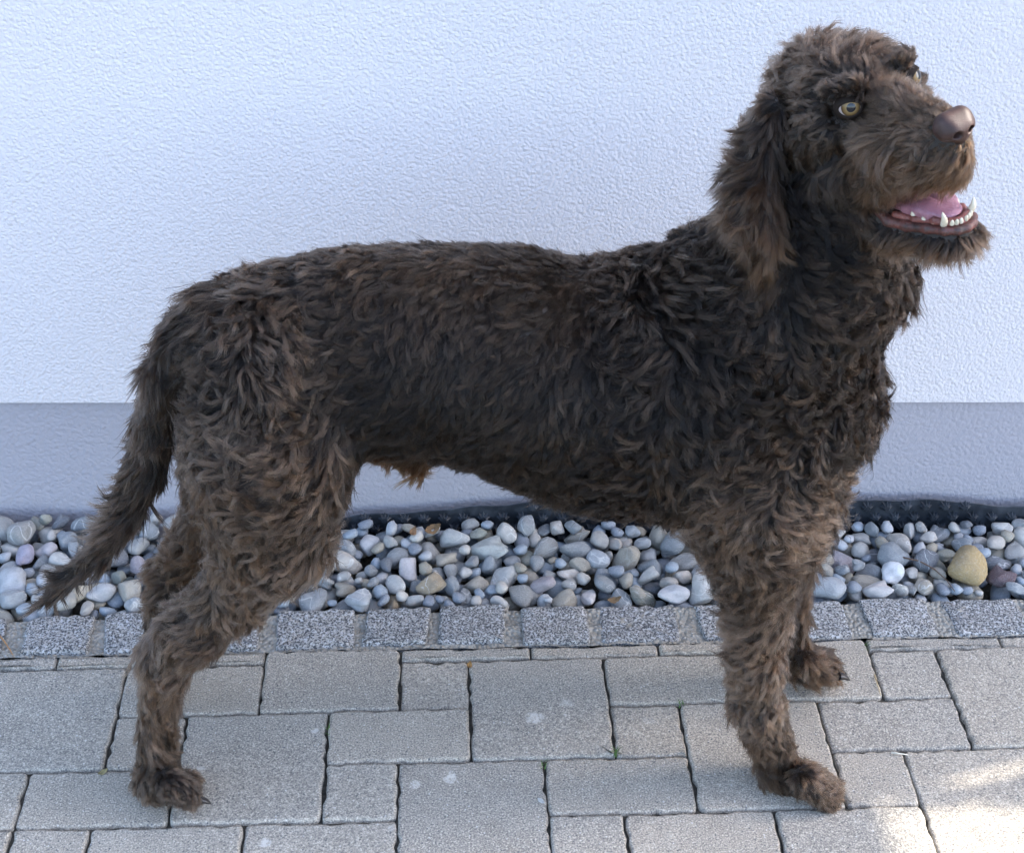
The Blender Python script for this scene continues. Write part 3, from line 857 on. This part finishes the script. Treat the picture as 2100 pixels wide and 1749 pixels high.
sdf_mesh('nose', [(nz_(a_), nz_(b_), r1 * .86, r2 * .86, *NO) for a_, b_, r1, r2 in (
             ((8.3, -.75, .50), (8.3, .75, .50), 1.12, 1.12), ((9.0, -.5, .1), (9.0, .5, .1), .98, .98),
             ((8.65, -1.2, -.08), (8.2, -1.3, .1), .70, .6), ((8.65, 1.2, -.08), (8.2, 1.3, .1), .70, .6), ((9.15, 0, -.7), (8.9, 0, -1.3), .62, .5))],
         .075, dog, m_nose,
         [(nz_(a_), nz_(b_), r1 * .86, r2 * .86, ks) for a_, b_, r1, r2, ks in (
             ((10.3, -.60, -.12), (8.9, -.88, .12), .38, .32, .12), ((10.3, .60, -.12), (8.9, .88, .12), .38, .32, .12),
             ((9.9, -1.0, -.30), (8.9, -1.75, -.42), .18, .13, .1), ((9.9, 1.0, -.30), (8.9, 1.75, -.42), .18, .13, .1),
             ((10.15, 0, .2), (9.85, 0, -1.6), .11, .13, .12))], .42)
# eyes
m_sclera = NT('eye_white', .12, .5); m_sclera.b.inputs['Coat Weight'].default_value = .6; m_sclera = m_sclera.done((.30, .24, .22))
def iris_mat():
    t = NT('amber_iris', .25, .12); t.b.inputs['Coat Weight'].default_value = .12; t.b.inputs['Coat Roughness'].default_value = .02
    sp = t.n('ShaderNodeSeparateXYZ'); t.l(t.obj(), sp.inputs[0])
    rr = t.math('SQRT', t.math('ADD', t.math('MULTIPLY', sp.outputs[0], sp.outputs[0]), t.math('MULTIPLY', sp.outputs[1], sp.outputs[1])))
    rr = t.math('DIVIDE', rr, .0076)
    nz = t.noise(t.obj(), 900, 3)
    c = t.ramp(t.math('ADD', rr, t.math('MULTIPLY', t.math('SUBTRACT', nz, .5), .22)), [(.25, (.09, .10, .075)), (.5, (.215, .145, .065)), (.8, (.120, .072, .028)), (.97, (.035, .024, .014))])
    return t.done(c)
m_iris = iris_mat()
m_pupil = NT('pupil', .08, .4); m_pupil.b.inputs['Coat Weight'].default_value = .25; m_pupil = m_pupil.done((.010, .012, .016))  # blue-grey tint stands for sky reflected in the pupil
m_lid = plain('eyelid_skin', (.017, .012, .0095), .75, .12)
def cap(name, rad, capr, parent, mat, rings=8, n=32):
    v_ = [(0, 0, rad)]; f_ = []
    for i in range(1, rings + 1):
        r = capr * i / rings
        for k in range(n):
            a = 2 * math.pi * k / n; v_.append((r * math.cos(a), r * math.sin(a), math.sqrt(rad * rad - r * r)))
    for k in range(n): f_.append((0, 1 + k, 1 + (k + 1) % n))
    for i in range(rings - 1):
        for k in range(n):
            a, b = 1 + i * n + k, 1 + i * n + (k + 1) % n; f_.append((a, a + n, b + n, b))
    return link(name, mesh(name, v_, f_), parent, mat)
ER = .0122
for s in (-1, 1):
    e = nrm(HF * .82 + HL * .50 * s + HU * .16)
    gz_ = nrm(e + HU * .10 + RGT * (.08 if s < 0 else -.12) + UPV * .03)
    c = EYEC[s]
    x_ = nrm(np.cross(HU, gz_)); y_ = np.cross(gz_, x_)
    bm = bmesh.new(); bmesh.ops.create_uvsphere(bm, u_segments=32, v_segments=20, radius=ER)
    me = bpy.data.meshes.new('eye'); bm.to_mesh(me); bm.free(); me.polygons.foreach_set('use_smooth', [True] * len(me.polygons))
    eo = link('eye', me, dog, m_sclera)
    mw = Matrix.Identity(4)
    for i in range(3): mw[i][0], mw[i][1], mw[i][2], mw[i][3] = x_[i], y_[i], gz_[i], c[i]
    eo.matrix_basis = mw
    cap('iris', ER + .00025, .0076, eo, m_iris)
    cap('pupil', ER + .00045, .0037, eo, m_pupil, 4)
    # lids: a shell with an almond opening
    ex = nrm(np.cross(HU, e)) ; ey = np.cross(e, ex)
    v_, f_ = [], []; n = 56
    prof = [(1.0, 1.005), (1.03, 1.05), (1.14, 1.09), (1.35, 1.07), (1.8, 1.045), (2.7, 1.04)]
    for sc_, rr in prof:
        for k in range(n):
            a = 2 * math.pi * k / n
            ca, sa = math.cos(a), math.sin(a)
            hx = .0096 * sc_ * ca
            hy = (.0055 if sa > 0 else .0058) * sc_ * math.copysign(abs(sa) ** 1.15, sa)
            q = math.hypot(hx, hy); ang = min(q / ER, 2.1)
            ux, uy = (hx / q, hy / q) if q > 0 else (0, 0)
            dv = e * math.cos(ang) + (ex * ux + ey * uy) * math.sin(ang)
            v_.append(c + dv * ER * rr)
    for r_ in range(len(prof) - 1):
        for k in range(n):
            j = (k + 1) % n; f_.append((r_ * n + k, r_ * n + j, (r_ + 1) * n + j, (r_ + 1) * n + k))
    link('eyelid', mesh('eyelid', v_, f_), dog, m_lid)
# mouth
def flesh(name, c1, c2, rough, bs=140):
    t = NT(name, rough, .5); p = t.pos()
    t.b.inputs['Subsurface Weight'].default_value = .15; t.b.inputs['Subsurface Radius'].default_value = (.004, .0015, .001)
    return t.done(t.mix(t.ramp(t.noise(p, bs, 4), [(.35, 0), (.65, 1)]), c1, c2), t.bump(t.noise(p, 420, 4, .65), .0014, .8))
m_tongue = flesh('tongue', (.26, .115, .155), (.33, .16, .20), .38)
m_lip = flesh('lip', (.135, .046, .036), (.040, .018, .015), .36, 110)
m_gum = flesh('gum', (.24, .080, .065), (.15, .050, .042), .3)
m_tooth = NT('tooth_enamel', .25, .5); m_tooth = m_tooth.done(m_tooth.mix(m_tooth.ramp(m_tooth.noise(m_tooth.pos(), 200, 2), [(.3, 0), (.7, 1)]), (.50, .43, .31), (.62, .56, .45)))
FL = (.30, (-.10, 0, 1))
sdf_mesh('tongue', [((-1, 0, -9.2), (3.0, 0, -8.6), 1.7, 1.75, *FL), ((3.0, 0, -8.6), (5.6, -.1, -7.75), 1.75, 1.6, *FL), ((5.6, -.1, -7.75), (7.4, -.1, -7.75), 1.6, 1.2, *FL),
                    ((4.2, -1.55, -8.4), (6.6, -1.35, -8.1), .38, .36, *NO), ((4.2, 1.35, -8.3), (6.4, 1.2, -8.0), .34, .32, *NO)], .11, dog, m_tongue,
         [((2, -.1, -7.7), (7.2, -.1, -7.05), .16, .16, .35)], .5, 2)
lp = [(1.6, 2.8, -9.0), (3.2, 2.7, -9.55), (5.0, 2.2, -9.4), (7.0, 1.8, -8.9), (8.6, 1.4, -8.55), (9.4, .75, -8.45), (9.6, 0, -8.45)]
rl = [.33, .44, .44, .37, .34, .32, .32]
ls = []
for s in (-1, 1):
    for (a, b, ra, rb) in zip(lp, lp[1:], rl, rl[1:]): ls.append(((a[0], a[1] * s, a[2]), (b[0], b[1] * s, b[2]), ra, rb, *NO))
sdf_mesh('lower_lip', ls, .11, dog, m_lip, (), .35, 1)
gs = []
for s in (-1, 1):
    gp = [(3.4, 2.2, -9.0), (5.4, 1.75, -8.7), (7.4, 1.35, -8.1), (8.5, .95, -7.95), (8.9, .4, -7.95), (8.95, 0, -7.95)]
    for a, b in zip(gp, gp[1:]): gs.append(((a[0], a[1] * s, a[2]), (b[0] - .1, b[1] * s * .9, b[2] - .25), .32, .32, *NO))
gs.append(((1, 0, -9.9), (7, 0, -9.2), 1.3, .9, *NO))
sdf_mesh('gum', gs, .12, dog, m_gum, (), .4, 1)
def tooth(name, base, tip, r, bend):
    base, tip, bend = H(*base), H(*tip), np.array(bend) @ np.stack([HF, HL, HU]) * .01
    ax = nrm(tip - base); s1 = nrm(np.cross(ax, HL + .01)); s2 = np.cross(ax, s1)
    v_, f_ = [], []; n = 10; K = 7
    for i in range(K):
        t_ = i / (K - 1); rr = r * .01 * (1 - t_ ** 1.6) ** .75 + .00012
        c_ = base + (tip - base) * t_ + bend * math.sin(t_ * math.pi)
        for k in range(n):
            a = 2 * math.pi * k / n; v_.append(c_ + (s1 * math.cos(a) + s2 * math.sin(a)) * rr)
    for i in range(K - 1):
        for k in range(n):
            j = (k + 1) % n; f_.append((i * n + k, i * n + j, (i + 1) * n + j, (i + 1) * n + k))
    f_.append(tuple(range((K - 1) * n, K * n)))
    link(name, mesh(name, v_, f_), dog, m_tooth)
for s in (-1, 1):
    tooth('canine_tooth', (8.35, 1.25 * s, -8.1), (8.55, 1.55 * s, -6.7), .31, (.18, .05 * s, 0))
    for l_, f_ in ((.25, 9.12), (.58, 9.02), (.90, 8.85)):
        tooth('incisor', (f_, l_ * s, -8.0), (f_ + .16, l_ * s * 1.05, -7.44 - .10 * random.random()), .205, (.03, 0, 0))
    for f_, l_ in ((7.4, 1.4), (6.4, 1.6), (5.3, 1.8)):
        tooth('premolar', (f_, l_ * s, -8.3), (f_, l_ * s, -7.8), .26, (0, 0, 0))
# claws
m_claw = plain('claw_horn', (.018, .014, .013), .35, .5)
def claw(px, py, y, dx, dz, L=.013, r=.0036):
    p = at_y(px, py, y); v_, f_ = [], []; n = 8; K = 5
    for i in range(K):
        t_ = i / (K - 1); c_ = p + np.array([dx * t_, 0, dz * t_ * t_]) * L; rr = r * (1 - t_) ** .6 + .0003
        for k in range(n):
            a = 2 * math.pi * k / n; v_.append(c_ + np.array([-dz * .4 * math.cos(a), math.sin(a), math.cos(a)]) * rr)
    for i in range(K - 1):
        for k in range(n):
            j = (k + 1) % n; f_.append((i * n + k, i * n + j, (i + 1) * n + j, (i + 1) * n + k))
    f_.append(tuple(range((K - 1) * n, K * n)))
    link('claw', mesh('claw', v_, f_), dog, m_claw)
for dy, dp in ((-.030, 4), (-.010, 0), (.010, -12), (.027, -26)):
    claw(1737 + dp * .4, 1642 + dp, YN + dy, 1, -.55)
    claw(405 + dp * .4, 1636 + dp, YN + dy, 1, -.5)
    claw(1721 + dp * .4, 1384 + dp * .8, YF + dy, 1, -.5)
    claw(352 + dp * .3, 1412 + dp * .7, YF + dy, 1, -.5)

# ------------------------------------------------------------------ the coat
def fur_mat():
    m = bpy.data.materials.new('brown_coat'); m.use_nodes = True
    t = m.node_tree; t.nodes.clear()
    out = t.nodes.new('ShaderNodeOutputMaterial')
    hb = t.nodes.new('ShaderNodeBsdfHairPrincipled'); hb.parametrization = 'COLOR'
    hb.inputs['Roughness'].default_value = .24; hb.inputs['Radial Roughness'].default_value = .40; hb.inputs['IOR'].default_value = 1.31
    hb.inputs['Coat'].default_value = .0
    t.links.new(hb.outputs[0], out.inputs[0])
    def at(n):
        x = t.nodes.new('ShaderNodeAttribute'); x.attribute_name = n; return x.outputs['Fac']
    tone, tan = at('tone'), at('tan')
    pw = t.nodes.new('ShaderNodeMath'); pw.operation = 'POWER'; t.links.new(tone, pw.inputs[0]); pw.inputs[1].default_value = 1.6; tone = pw.outputs[0]
    hi = t.nodes.new('ShaderNodeHairInfo')
    def mix(f, a, b):
        x = t.nodes.new('ShaderNodeMix'); x.data_type = 'RGBA'
        for s_, v_ in ((x.inputs[0], f), (x.inputs[6], a), (x.inputs[7], b)):
            if isinstance(v_, bpy.types.NodeSocket): t.links.new(v_, s_)
            else: s_.default_value = v_ if not isinstance(v_, tuple) else (*v_, 1)
        return x.outputs[2]
    def mth(op, a, b):
        x = t.nodes.new('ShaderNodeMath'); x.operation = op; x.use_clamp = True
        for s_, v_ in ((x.inputs[0], a), (x.inputs[1], b)):
            if isinstance(v_, bpy.types.NodeSocket): t.links.new(v_, s_)
            else: s_.default_value = v_
        return x.outputs[0]
    tip = mth('POWER', hi.outputs['Intercept'], 1.4)
    body = mix(tone, (.0008, .0006, .0005), (.0280, .0185, .0130))  # near-black roots paint the depth of shade inside the coat
    tipc = mix(tone, (.0014, .0010, .0008), (.180, .122, .086))  # bleached tips, brightened further in colour to stand in for sheen
    c = mix(tip, body, tipc)
    c = mix(mth('MULTIPLY', tan, mth('ADD', tip, .15)), c, (.090, .042, .016))
    t.links.new(c, hb.inputs['Color'])
    return m
m_fur = fur_mat()
Tri = np.concatenate([Fq[:, [0, 1, 2]], Fq[:, [0, 2, 3]]])
ta = np.cross(V[Tri[:, 1]] - V[Tri[:, 0]], V[Tri[:, 2]] - V[Tri[:, 0]]); tarea = np.linalg.norm(ta, axis=1) * .5
tn_ = nrm(ta); tc = V[Tri].mean(1)
view = nrm(CAM - tc); facing = (tn_ * view).sum(1)
vis_w = np.where(facing > -.25, 1.0, .30)
treg = reg[Tri[:, 0]]
# bare places: eyes, nose, lips, inside of the mouth, soles
loc = (tc - HO) @ np.stack([HF, HL, HU]).T * 100
bare = np.zeros(len(tc), bool)
for s in (-1, 1):
    bare |= np.linalg.norm(tc - EYEC[s], axis=1) < (.0150 if s < 0 else .0130)
bare |= (loc[:, 0] > 7.9) & (loc[:, 2] > -.7) & (loc[:, 2] < 1.2) & (np.abs(loc[:, 1]) < 1.7)
upf = tn_ @ HU
mouth = (loc[:, 0] > 1.2) & (loc[:, 2] < -5.0) & (loc[:, 2] > -10.3) & (np.abs(loc[:, 1]) < 3.2)
bare |= mouth & (upf > .55) & (loc[:, 2] < -8.0)
bare |= (loc[:, 0] > -1) & (loc[:, 0] < 9.5) & (upf < -.55) & (loc[:, 2] > -8.0) & (loc[:, 2] < -2.5) & (np.abs(loc[:, 1]) < 1.5)
bare |= (tc[:, 2] < .004)
def rotn(n, v, ang):
    b = np.cross(n, v)
    return v * np.cos(ang)[:, None] + b * np.sin(ang)[:, None]
_nw = [(rng.normal(size=(3, 7)), rng.uniform(0, 6.28, 7)) for _ in range(4)]
def nz3(p, f, k=0):
    w, ph = _nw[k]
    return np.sin(p @ (w * f) + ph).sum(1) / 2.6
def fur(name, regs, locks, per, K=9, wid=.00026, parent=dog, disc=1.9, hs=1.0, td=0.0, cs=1.0, clo=.60, chi=.95):
    ids = [names.index(r) for r in regs]
    m = np.isin(treg, ids) & ~bare
    idx = np.nonzero(m)[0]
    w = tarea[idx] * vis_w[idx]
    hl_t = att['hl'][Tri[idx]].mean(1)
    w = w * np.clip(.022 / hl_t, .6, 1.8)
    area = (tarea[idx] * (vis_w[idx])).sum()
    cdf = np.cumsum(w); cdf /= cdf[-1]
    n = locks
    ti = idx[np.searchsorted(cdf, rng.random(n))]
    r1, r2 = np.sqrt(rng.random(n)), rng.random(n)
    bw = np.stack([1 - r1, r1 * (1 - r2), r1 * r2], 1)
    T3 = Tri[ti]
    def ip(a): return (a[T3] * (bw[..., None] if a.ndim == 2 else bw)).sum(1)
    P0 = ip(V); N0 = nrm(ip(Nv)); FL0 = ip(flowv)
    hl, cu, tone, tan, lift = (ip(att[k]) for k in ('hl', 'curl', 'tone', 'tan', 'lift'))
    hl = hl * np.exp(rng.normal(0, .20, n)) * hs; tone = tone + td; cu = cu * cs
    # short hair around the eyes
    de = np.minimum(np.linalg.norm(P0 - EYEC[-1], axis=1), np.linalg.norm(P0 - EYEC[1], axis=1))
    hl = hl * np.clip((de - .012) / .014, .22, 1)
    tone = tone * np.clip((de - .010) / .012, .35, 1)
    lp_ = (P0 - HO) @ np.stack([HF, HL, HU]).T * 100
    nearnose = (np.abs(lp_[:, 1]) < 4) & (lp_[:, 0] > 3) & (lp_[:, 2] > -1.2 - .0 * lp_[:, 0])
    hl = np.where(nearnose, hl * np.clip((9.6 - lp_[:, 0]) / 5.5, .32, 1), hl)
    far_m = (lp_[:, 1] > .8) & (lp_[:, 0] > 1.5) & (lp_[:, 2] > -8)
    hl = np.where(far_m, np.minimum(hl, .0075), hl); lift = np.where(far_m, lift * .3, lift)
    t0 = nrm(FL0 - N0 * (FL0 * N0).sum(1, keepdims=True))
    ang = (.55 * nz3(P0, 26, 0) + .35 * nz3(P0, 70, 1)) * (.35 + .9 * cu) + rng.normal(0, .16, n) * (.5 + cu)
    t0 = rotn(N0, t0, ang)
    b0 = np.cross(N0, t0)
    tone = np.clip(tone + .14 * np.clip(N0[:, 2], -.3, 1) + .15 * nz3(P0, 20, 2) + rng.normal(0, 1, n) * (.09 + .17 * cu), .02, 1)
    tan = np.clip(tan * (1 + .5 * nz3(P0, 60, 3)) + rng.normal(0, .05, n), 0, 1)
    s = np.linspace(0, 1, K)
    # spine of each lock
    kap = (rng.normal(0, .5, n) + np.where(nz3(P0, 34, 3) + rng.normal(0, .25, n) > 0, 1, -1) * cu * rng.uniform(.5, 2.0, n))
    lf0 = lift * rng.uniform(.7, 1.3, n) * (1 + .5 * cu); lf1 = rng.normal(.02, .10, n) - .10 * cu
    ds = hl / (K - 1)
    sp = np.zeros((n, K, 3)); sp[:, 0] = P0
    lam = rng.uniform(.019, .025, n); phs = 4 * nz3(P0, 30, 1) + rng.normal(0, .5, n); amp = cu * rng.uniform(.0018, .0046, n)
    for k in range(1, K):
        q = s[k]
        h = lf0 * (1 - q) ** 1.3 + lf1 * q
        th = kap * q
        d = (t0 * np.cos(th)[:, None] + b0 * np.sin(th)[:, None]) * np.cos(h)[:, None] + N0 * np.sin(h)[:, None]
        d[:, 2] -= .10 * q
        sp[:, k] = sp[:, k - 1] + nrm(d) * ds[:, None]
    wv = 2 * np.pi * s[None] * hl[:, None] / lam[:, None] + phs[:, None]
    rampw = (s ** .8)[None]
    sp += (amp[:, None] * rampw * np.sin(wv))[..., None] * b0[:, None] + (.7 * amp[:, None] * rampw * np.cos(wv))[..., None] * N0[:, None]
    # hairs of the lock
    Rl = math.sqrt(area / n / math.pi) * disc
    a = rng.random((n, per)) * 6.28; rr = np.sqrt(rng.random((n, per))) * Rl
    off = (np.cos(a) * rr)[..., None] * t0[:, None] + (np.sin(a) * rr)[..., None] * b0[:, None] - (.0008 + rr * rr * 6)[..., None] * N0[:, None]
    hlv = rng.uniform(.72, 1.08, (n, per))
    # hair length varies: sample the spine at s*hlv
    q = np.clip(s[None, None] * hlv[..., None], 0, 1) * (K - 1)
    i0 = np.clip(q.astype(int), 0, K - 2); fr = (q - i0)[..., None]
    ii = np.arange(n)[:, None, None]
    pts = sp[ii, i0] * (1 - fr) + sp[ii, i0 + 1] * fr
    clump = rng.uniform(clo, chi, (n, 1, 1)) * (s ** .5)[None, None]
    pts = pts + off[:, :, None] * (1 - clump)[..., None]
    fz = rng.normal(0, 1, (n, per, 3)) * (.0008 + .035 * hl[:, None, None] * np.where(rng.random((n, per, 1)) < .12, 3.0, .6))
    pts += fz[:, :, None] * (s ** 1.5)[None, None, :, None]
    pts[..., 2] = np.maximum(pts[..., 2], .0006 + .0012 * rng.random((n, per, 1)))
    nh = n * per
    prof = np.interp(s, [0, .3, .8, 1], [.9, 1, .62, .18])
    rad = rng.uniform(.75, 1.25, (nh, 1)) * wid * prof[None]
    return (pts.reshape(nh, K, 3), rad, np.clip(np.repeat(tone, per) + rng.normal(0, .10, nh), 0, 1), np.clip(np.repeat(tan, per) + rng.normal(0, .08, nh), 0, 1))
def coat(name, layers):
    L = [np.concatenate(x) for x in zip(*layers)]
    nh, K = L[0].shape[:2]
    cv = bpy.data.hair_curves.new(name)
    cv.add_curves([K] * nh)
    cv.attributes['position'].data.foreach_set('vector', L[0].reshape(-1).astype(np.float32))
    ra = cv.attributes.get('radius') or cv.attributes.new('radius', 'FLOAT', 'POINT')
    ra.data.foreach_set('value', L[1].reshape(-1).astype(np.float32))
    for an, arr in (('tone', L[2]), ('tan', L[3])):
        cv.attributes.new(an, 'FLOAT', 'CURVE').data.foreach_set('value', arr.astype(np.float32))
    o = bpy.data.objects.new(name, cv); COL.objects.link(o); o.parent = dog
    cv.materials.append(m_fur)
    o['kind'] = 'stuff'
def two(name, regs, nl, per, wid=.00031, under=1.0, **kw):
    # short undercoat, blackened as painted shade between locks; long wavy locks over it
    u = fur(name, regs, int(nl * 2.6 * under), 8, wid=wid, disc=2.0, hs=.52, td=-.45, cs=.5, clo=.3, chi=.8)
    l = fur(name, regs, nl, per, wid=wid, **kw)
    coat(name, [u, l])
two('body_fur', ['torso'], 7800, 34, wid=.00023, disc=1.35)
two('tail_fur', ['tail'], 1500, 20, disc=1.4)
for rg, nn in (('leg_a', 3400), ('leg_b', 1300), ('leg_c', 3200), ('leg_d', 1100)):
    two('leg_fur', [rg], nn, 30, wid=.00023, disc=1.35)
two('head_fur', ['head'], 2900, 30, wid=.00020, disc=1.3)
two('beard', ['beard'], 2800, 24, wid=.00019, disc=1.35)
two('ear_fur', ['ear_near'], 800, 44, wid=.00021, disc=1.3, clo=.75, chi=.98)
two('ear_fur', ['ear_far'], 250, 16, wid=.00027, disc=1.5)


# ------------------------------------------------------------------ small things lying about
def ground_z(x, y):
    if y < .178: return .0015
    i, j = int((x - GX0) / RES), int((y - GY0) / RES)
    if 0 <= i < nxg and 0 <= j < nyg: return float(Hm[max(i - 2, 0):i + 3, max(j - 2, 0):j + 3].max())
    return 0.0
def place(px, py):
    p = at_z(px, py, 0.0)
    for _ in range(6): p = at_z(px, py, ground_z(p[0], p[1]))
    return p
def leaf(px, py, L, W, rz, col, name, label, cat, curl=.35, tilt=.2):
    p = place(px, py); v_, f_ = [], []; n = 9
    for i in range(n):
        t_ = i / (n - 1); w = W * (math.sin(math.pi * min(1, t_ * 1.02)) ** .8) * (1 - .25 * t_) + .0002
        zc = curl * L * (t_ - .5) ** 2 + .0008
        for k, s_ in enumerate((-1, -.45, 0, .45, 1)):
            v_.append(((t_ - .5) * L, w * s_ * (1 + .1 * math.sin(i * 2.3 + k)), zc + abs(s_) * W * .28 + .0004 * math.sin(i * 1.7 + k * 2)))
    for i in range(n - 1):
        for k in range(4):
            a = i * 5 + k; f_.append((a, a + 5, a + 6, a + 1))
    t = NT(name + '_tissue', .7, .25); q = t.obj()
    m = t.done(t.mix(t.ramp(t.noise(q, 220, 4), [(.35, 0), (.65, 1)]), tuple(c * .6 for c in col), col), t.bump(t.noise(q, 500, 3), .0008, .6))
    o = link(name, mesh(name, v_, f_), None, m)
    md = o.modifiers.new('thickness', 'SOLIDIFY'); md.thickness = .0003
    o.location = (p[0], p[1], p[2]); o.rotation_euler = (tilt, -tilt * .6, rz)
    tag(o, label, cat)
    return o
leaf(889, 1086, .022, .0075, .3, (.20, .12, .06), 'dry_leaf', 'crumpled brown dry leaf on the pebbles against the black sheet', 'leaf', 1.2, .5)
leaf(846, 1092, .014, .005, 1.2, (.22, .13, .07), 'dry_leaf', 'smaller brown leaf scrap between two grey pebbles near the thigh', 'leaf', 1.0, .4)
leaf(962, 1364, .009, .0034, 1.3, (.30, .17, .06), 'dry_leaf', 'tiny orange brown leaf stuck at the corner of a paver under the belly', 'leaf', .6, .4)
leaf(212, 1583, .011, .003, .5, (.30, .25, .12), 'dry_leaf', 'tiny yellowish leaf in the paving joint behind the near hind paw', 'leaf', .5, .3)
leaf(1432, 1190, .024, .006, .5, (.17, .10, .055), 'dry_leaf', 'brown leaf litter caught among the pebbles near the granite kerb', 'leaf', .9, .4) if False else None
leaf(1260, 1232, .018, .005, .2, (.20, .13, .07), 'dry_leaf', 'brown leaf remains lying low between pebbles beside the granite kerb', 'leaf', .9, .2)
leaf(1110, 1643, .010, .0024, -.9, (.62, .62, .58), 'fallen_petal', 'small white petal lying on the joint of two pavers', 'petal', .3, .1)
leaf(1420, 1089, .012, .0055, .9, (.32, .22, .12), 'dry_leaf', 'light brown leaf bit on top of pebbles under the belly of the dog', 'leaf', .8, .5)
def stick(pts, r, col, name, label, cat):
    v_, f_ = [], []; n = 6
    P_ = [np.array(p, float) for p in pts]
    for i, p in enumerate(P_):
        d = nrm(P_[min(i + 1, len(P_) - 1)] - P_[max(i - 1, 0)]); a1 = nrm(np.cross(d, np.array([.1, .2, 1]))); a2 = np.cross(d, a1)
        rr = r * (1 - .6 * i / (len(P_) - 1))
        for k in range(n):
            a = 2 * math.pi * k / n; v_.append(p + (a1 * math.cos(a) + a2 * math.sin(a)) * rr)
    for i in range(len(P_) - 1):
        for k in range(n):
            j = (k + 1) % n; f_.append((i * n + k, i * n + j, (i + 1) * n + j, (i + 1) * n + k))
    f_ += [tuple(range(n))[::-1], tuple(range((len(P_) - 1) * n, len(P_) * n))]
    o = link(name, mesh(name, v_, f_), None, plain(name + '_bark', col, .8, .2)); tag(o, label, cat)
def stick_px(pxs, r, col, name, label, cat, up=.001):
    stick([place(*q) + np.array([0, 0, r + up]) for q in pxs], r, col, name, label, cat)
twp = [(1848, 1142), (1885, 1150), (1915, 1166), (1940, 1188), (1958, 1212)]
zs = [place(*q)[2] for q in twp]; zt = max(zs)
stick([np.array(at_z(*q, zt - .002 * i)) for i, q in enumerate(twp)], .0011, (.13, .085, .06), 'dry_twig', 'thin dry bent twig leaning against the large tan stone', 'twig')
stick_px([(1793, 1385), (1799, 1405), (1806, 1428)], .0009, (.42, .32, .18), 'straw_stalk', 'short pale straw stalk in the paving joint beyond the far front paw', 'straw')
stick_px([(1827, 1545), (1842, 1547), (1862, 1550)], .0012, (.60, .56, .46), 'pale_twig', 'short whitish twig on the corner of the sunlit paver', 'twig')
stick_px([(0, 1306), (10, 1318), (22, 1336), (27, 1345)], .0010, (.36, .19, .08), 'pine_needle', 'orange brown pine needle lying on the mortar below the tail tip', 'needle')
stick_px([(1560, 1122), (1590, 1130), (1615, 1127)], .0007, (.50, .44, .34), 'straw_stalk', 'fine pale stalk lying over pebbles just behind the near foreleg', 'straw') if False else None
m_grass = NT('grass_blade', .6, .3).done((.07, .13, .03))
def tuft(px, py, n, h, label):
    p = place(px, py); v_, f_ = [], []
    rr = random.Random(px)
    for _ in range(n):
        a = rr.uniform(0, 6.28); l = h * rr.uniform(.5, 1.1); bx = p + np.array([rr.gauss(0, .0025), rr.gauss(0, .003), -.004])
        dv = np.array([math.cos(a), math.sin(a), 0]); pv = np.array([-math.sin(a), math.cos(a), 0]); b0 = len(v_)
        for i in range(5):
            t_ = i / 4; c_ = bx + dv * l * .7 * t_ * t_ + np.array([0, 0, l * (t_ - .25 * t_ * t_)]); w = .0009 * (1 - t_) + .0001
            v_ += [c_ - pv * w, c_ + np.array([0, 0, .0002]), c_ + pv * w]
        for i in range(4):
            q = b0 + i * 3; f_ += [(q, q + 3, q + 4, q + 1), (q + 1, q + 4, q + 5, q + 2)]
    o = link('grass_tuft', mesh('grass_tuft', v_, f_), None, m_grass); tag(o, label, 'grass tuft')
tuft(1261, 1540, 9, .017, 'small green grass tuft in the joint between the big square paver and the bluish one')
tuft(1112, 1563, 6, .010, 'tiny green sprout where three pavers meet under the belly of the dog')
tuft(672, 1500, 6, .011, 'tiny green sprout in the joint ahead of the near hind paw')
tuft(1398, 1441, 5, .008, 'tiny green sprout at the far corner of the bluish paver')
tuft(1777, 1322, 5, .010, 'tiny green sprout in the joint beside the granite kerb beyond the far front paw')
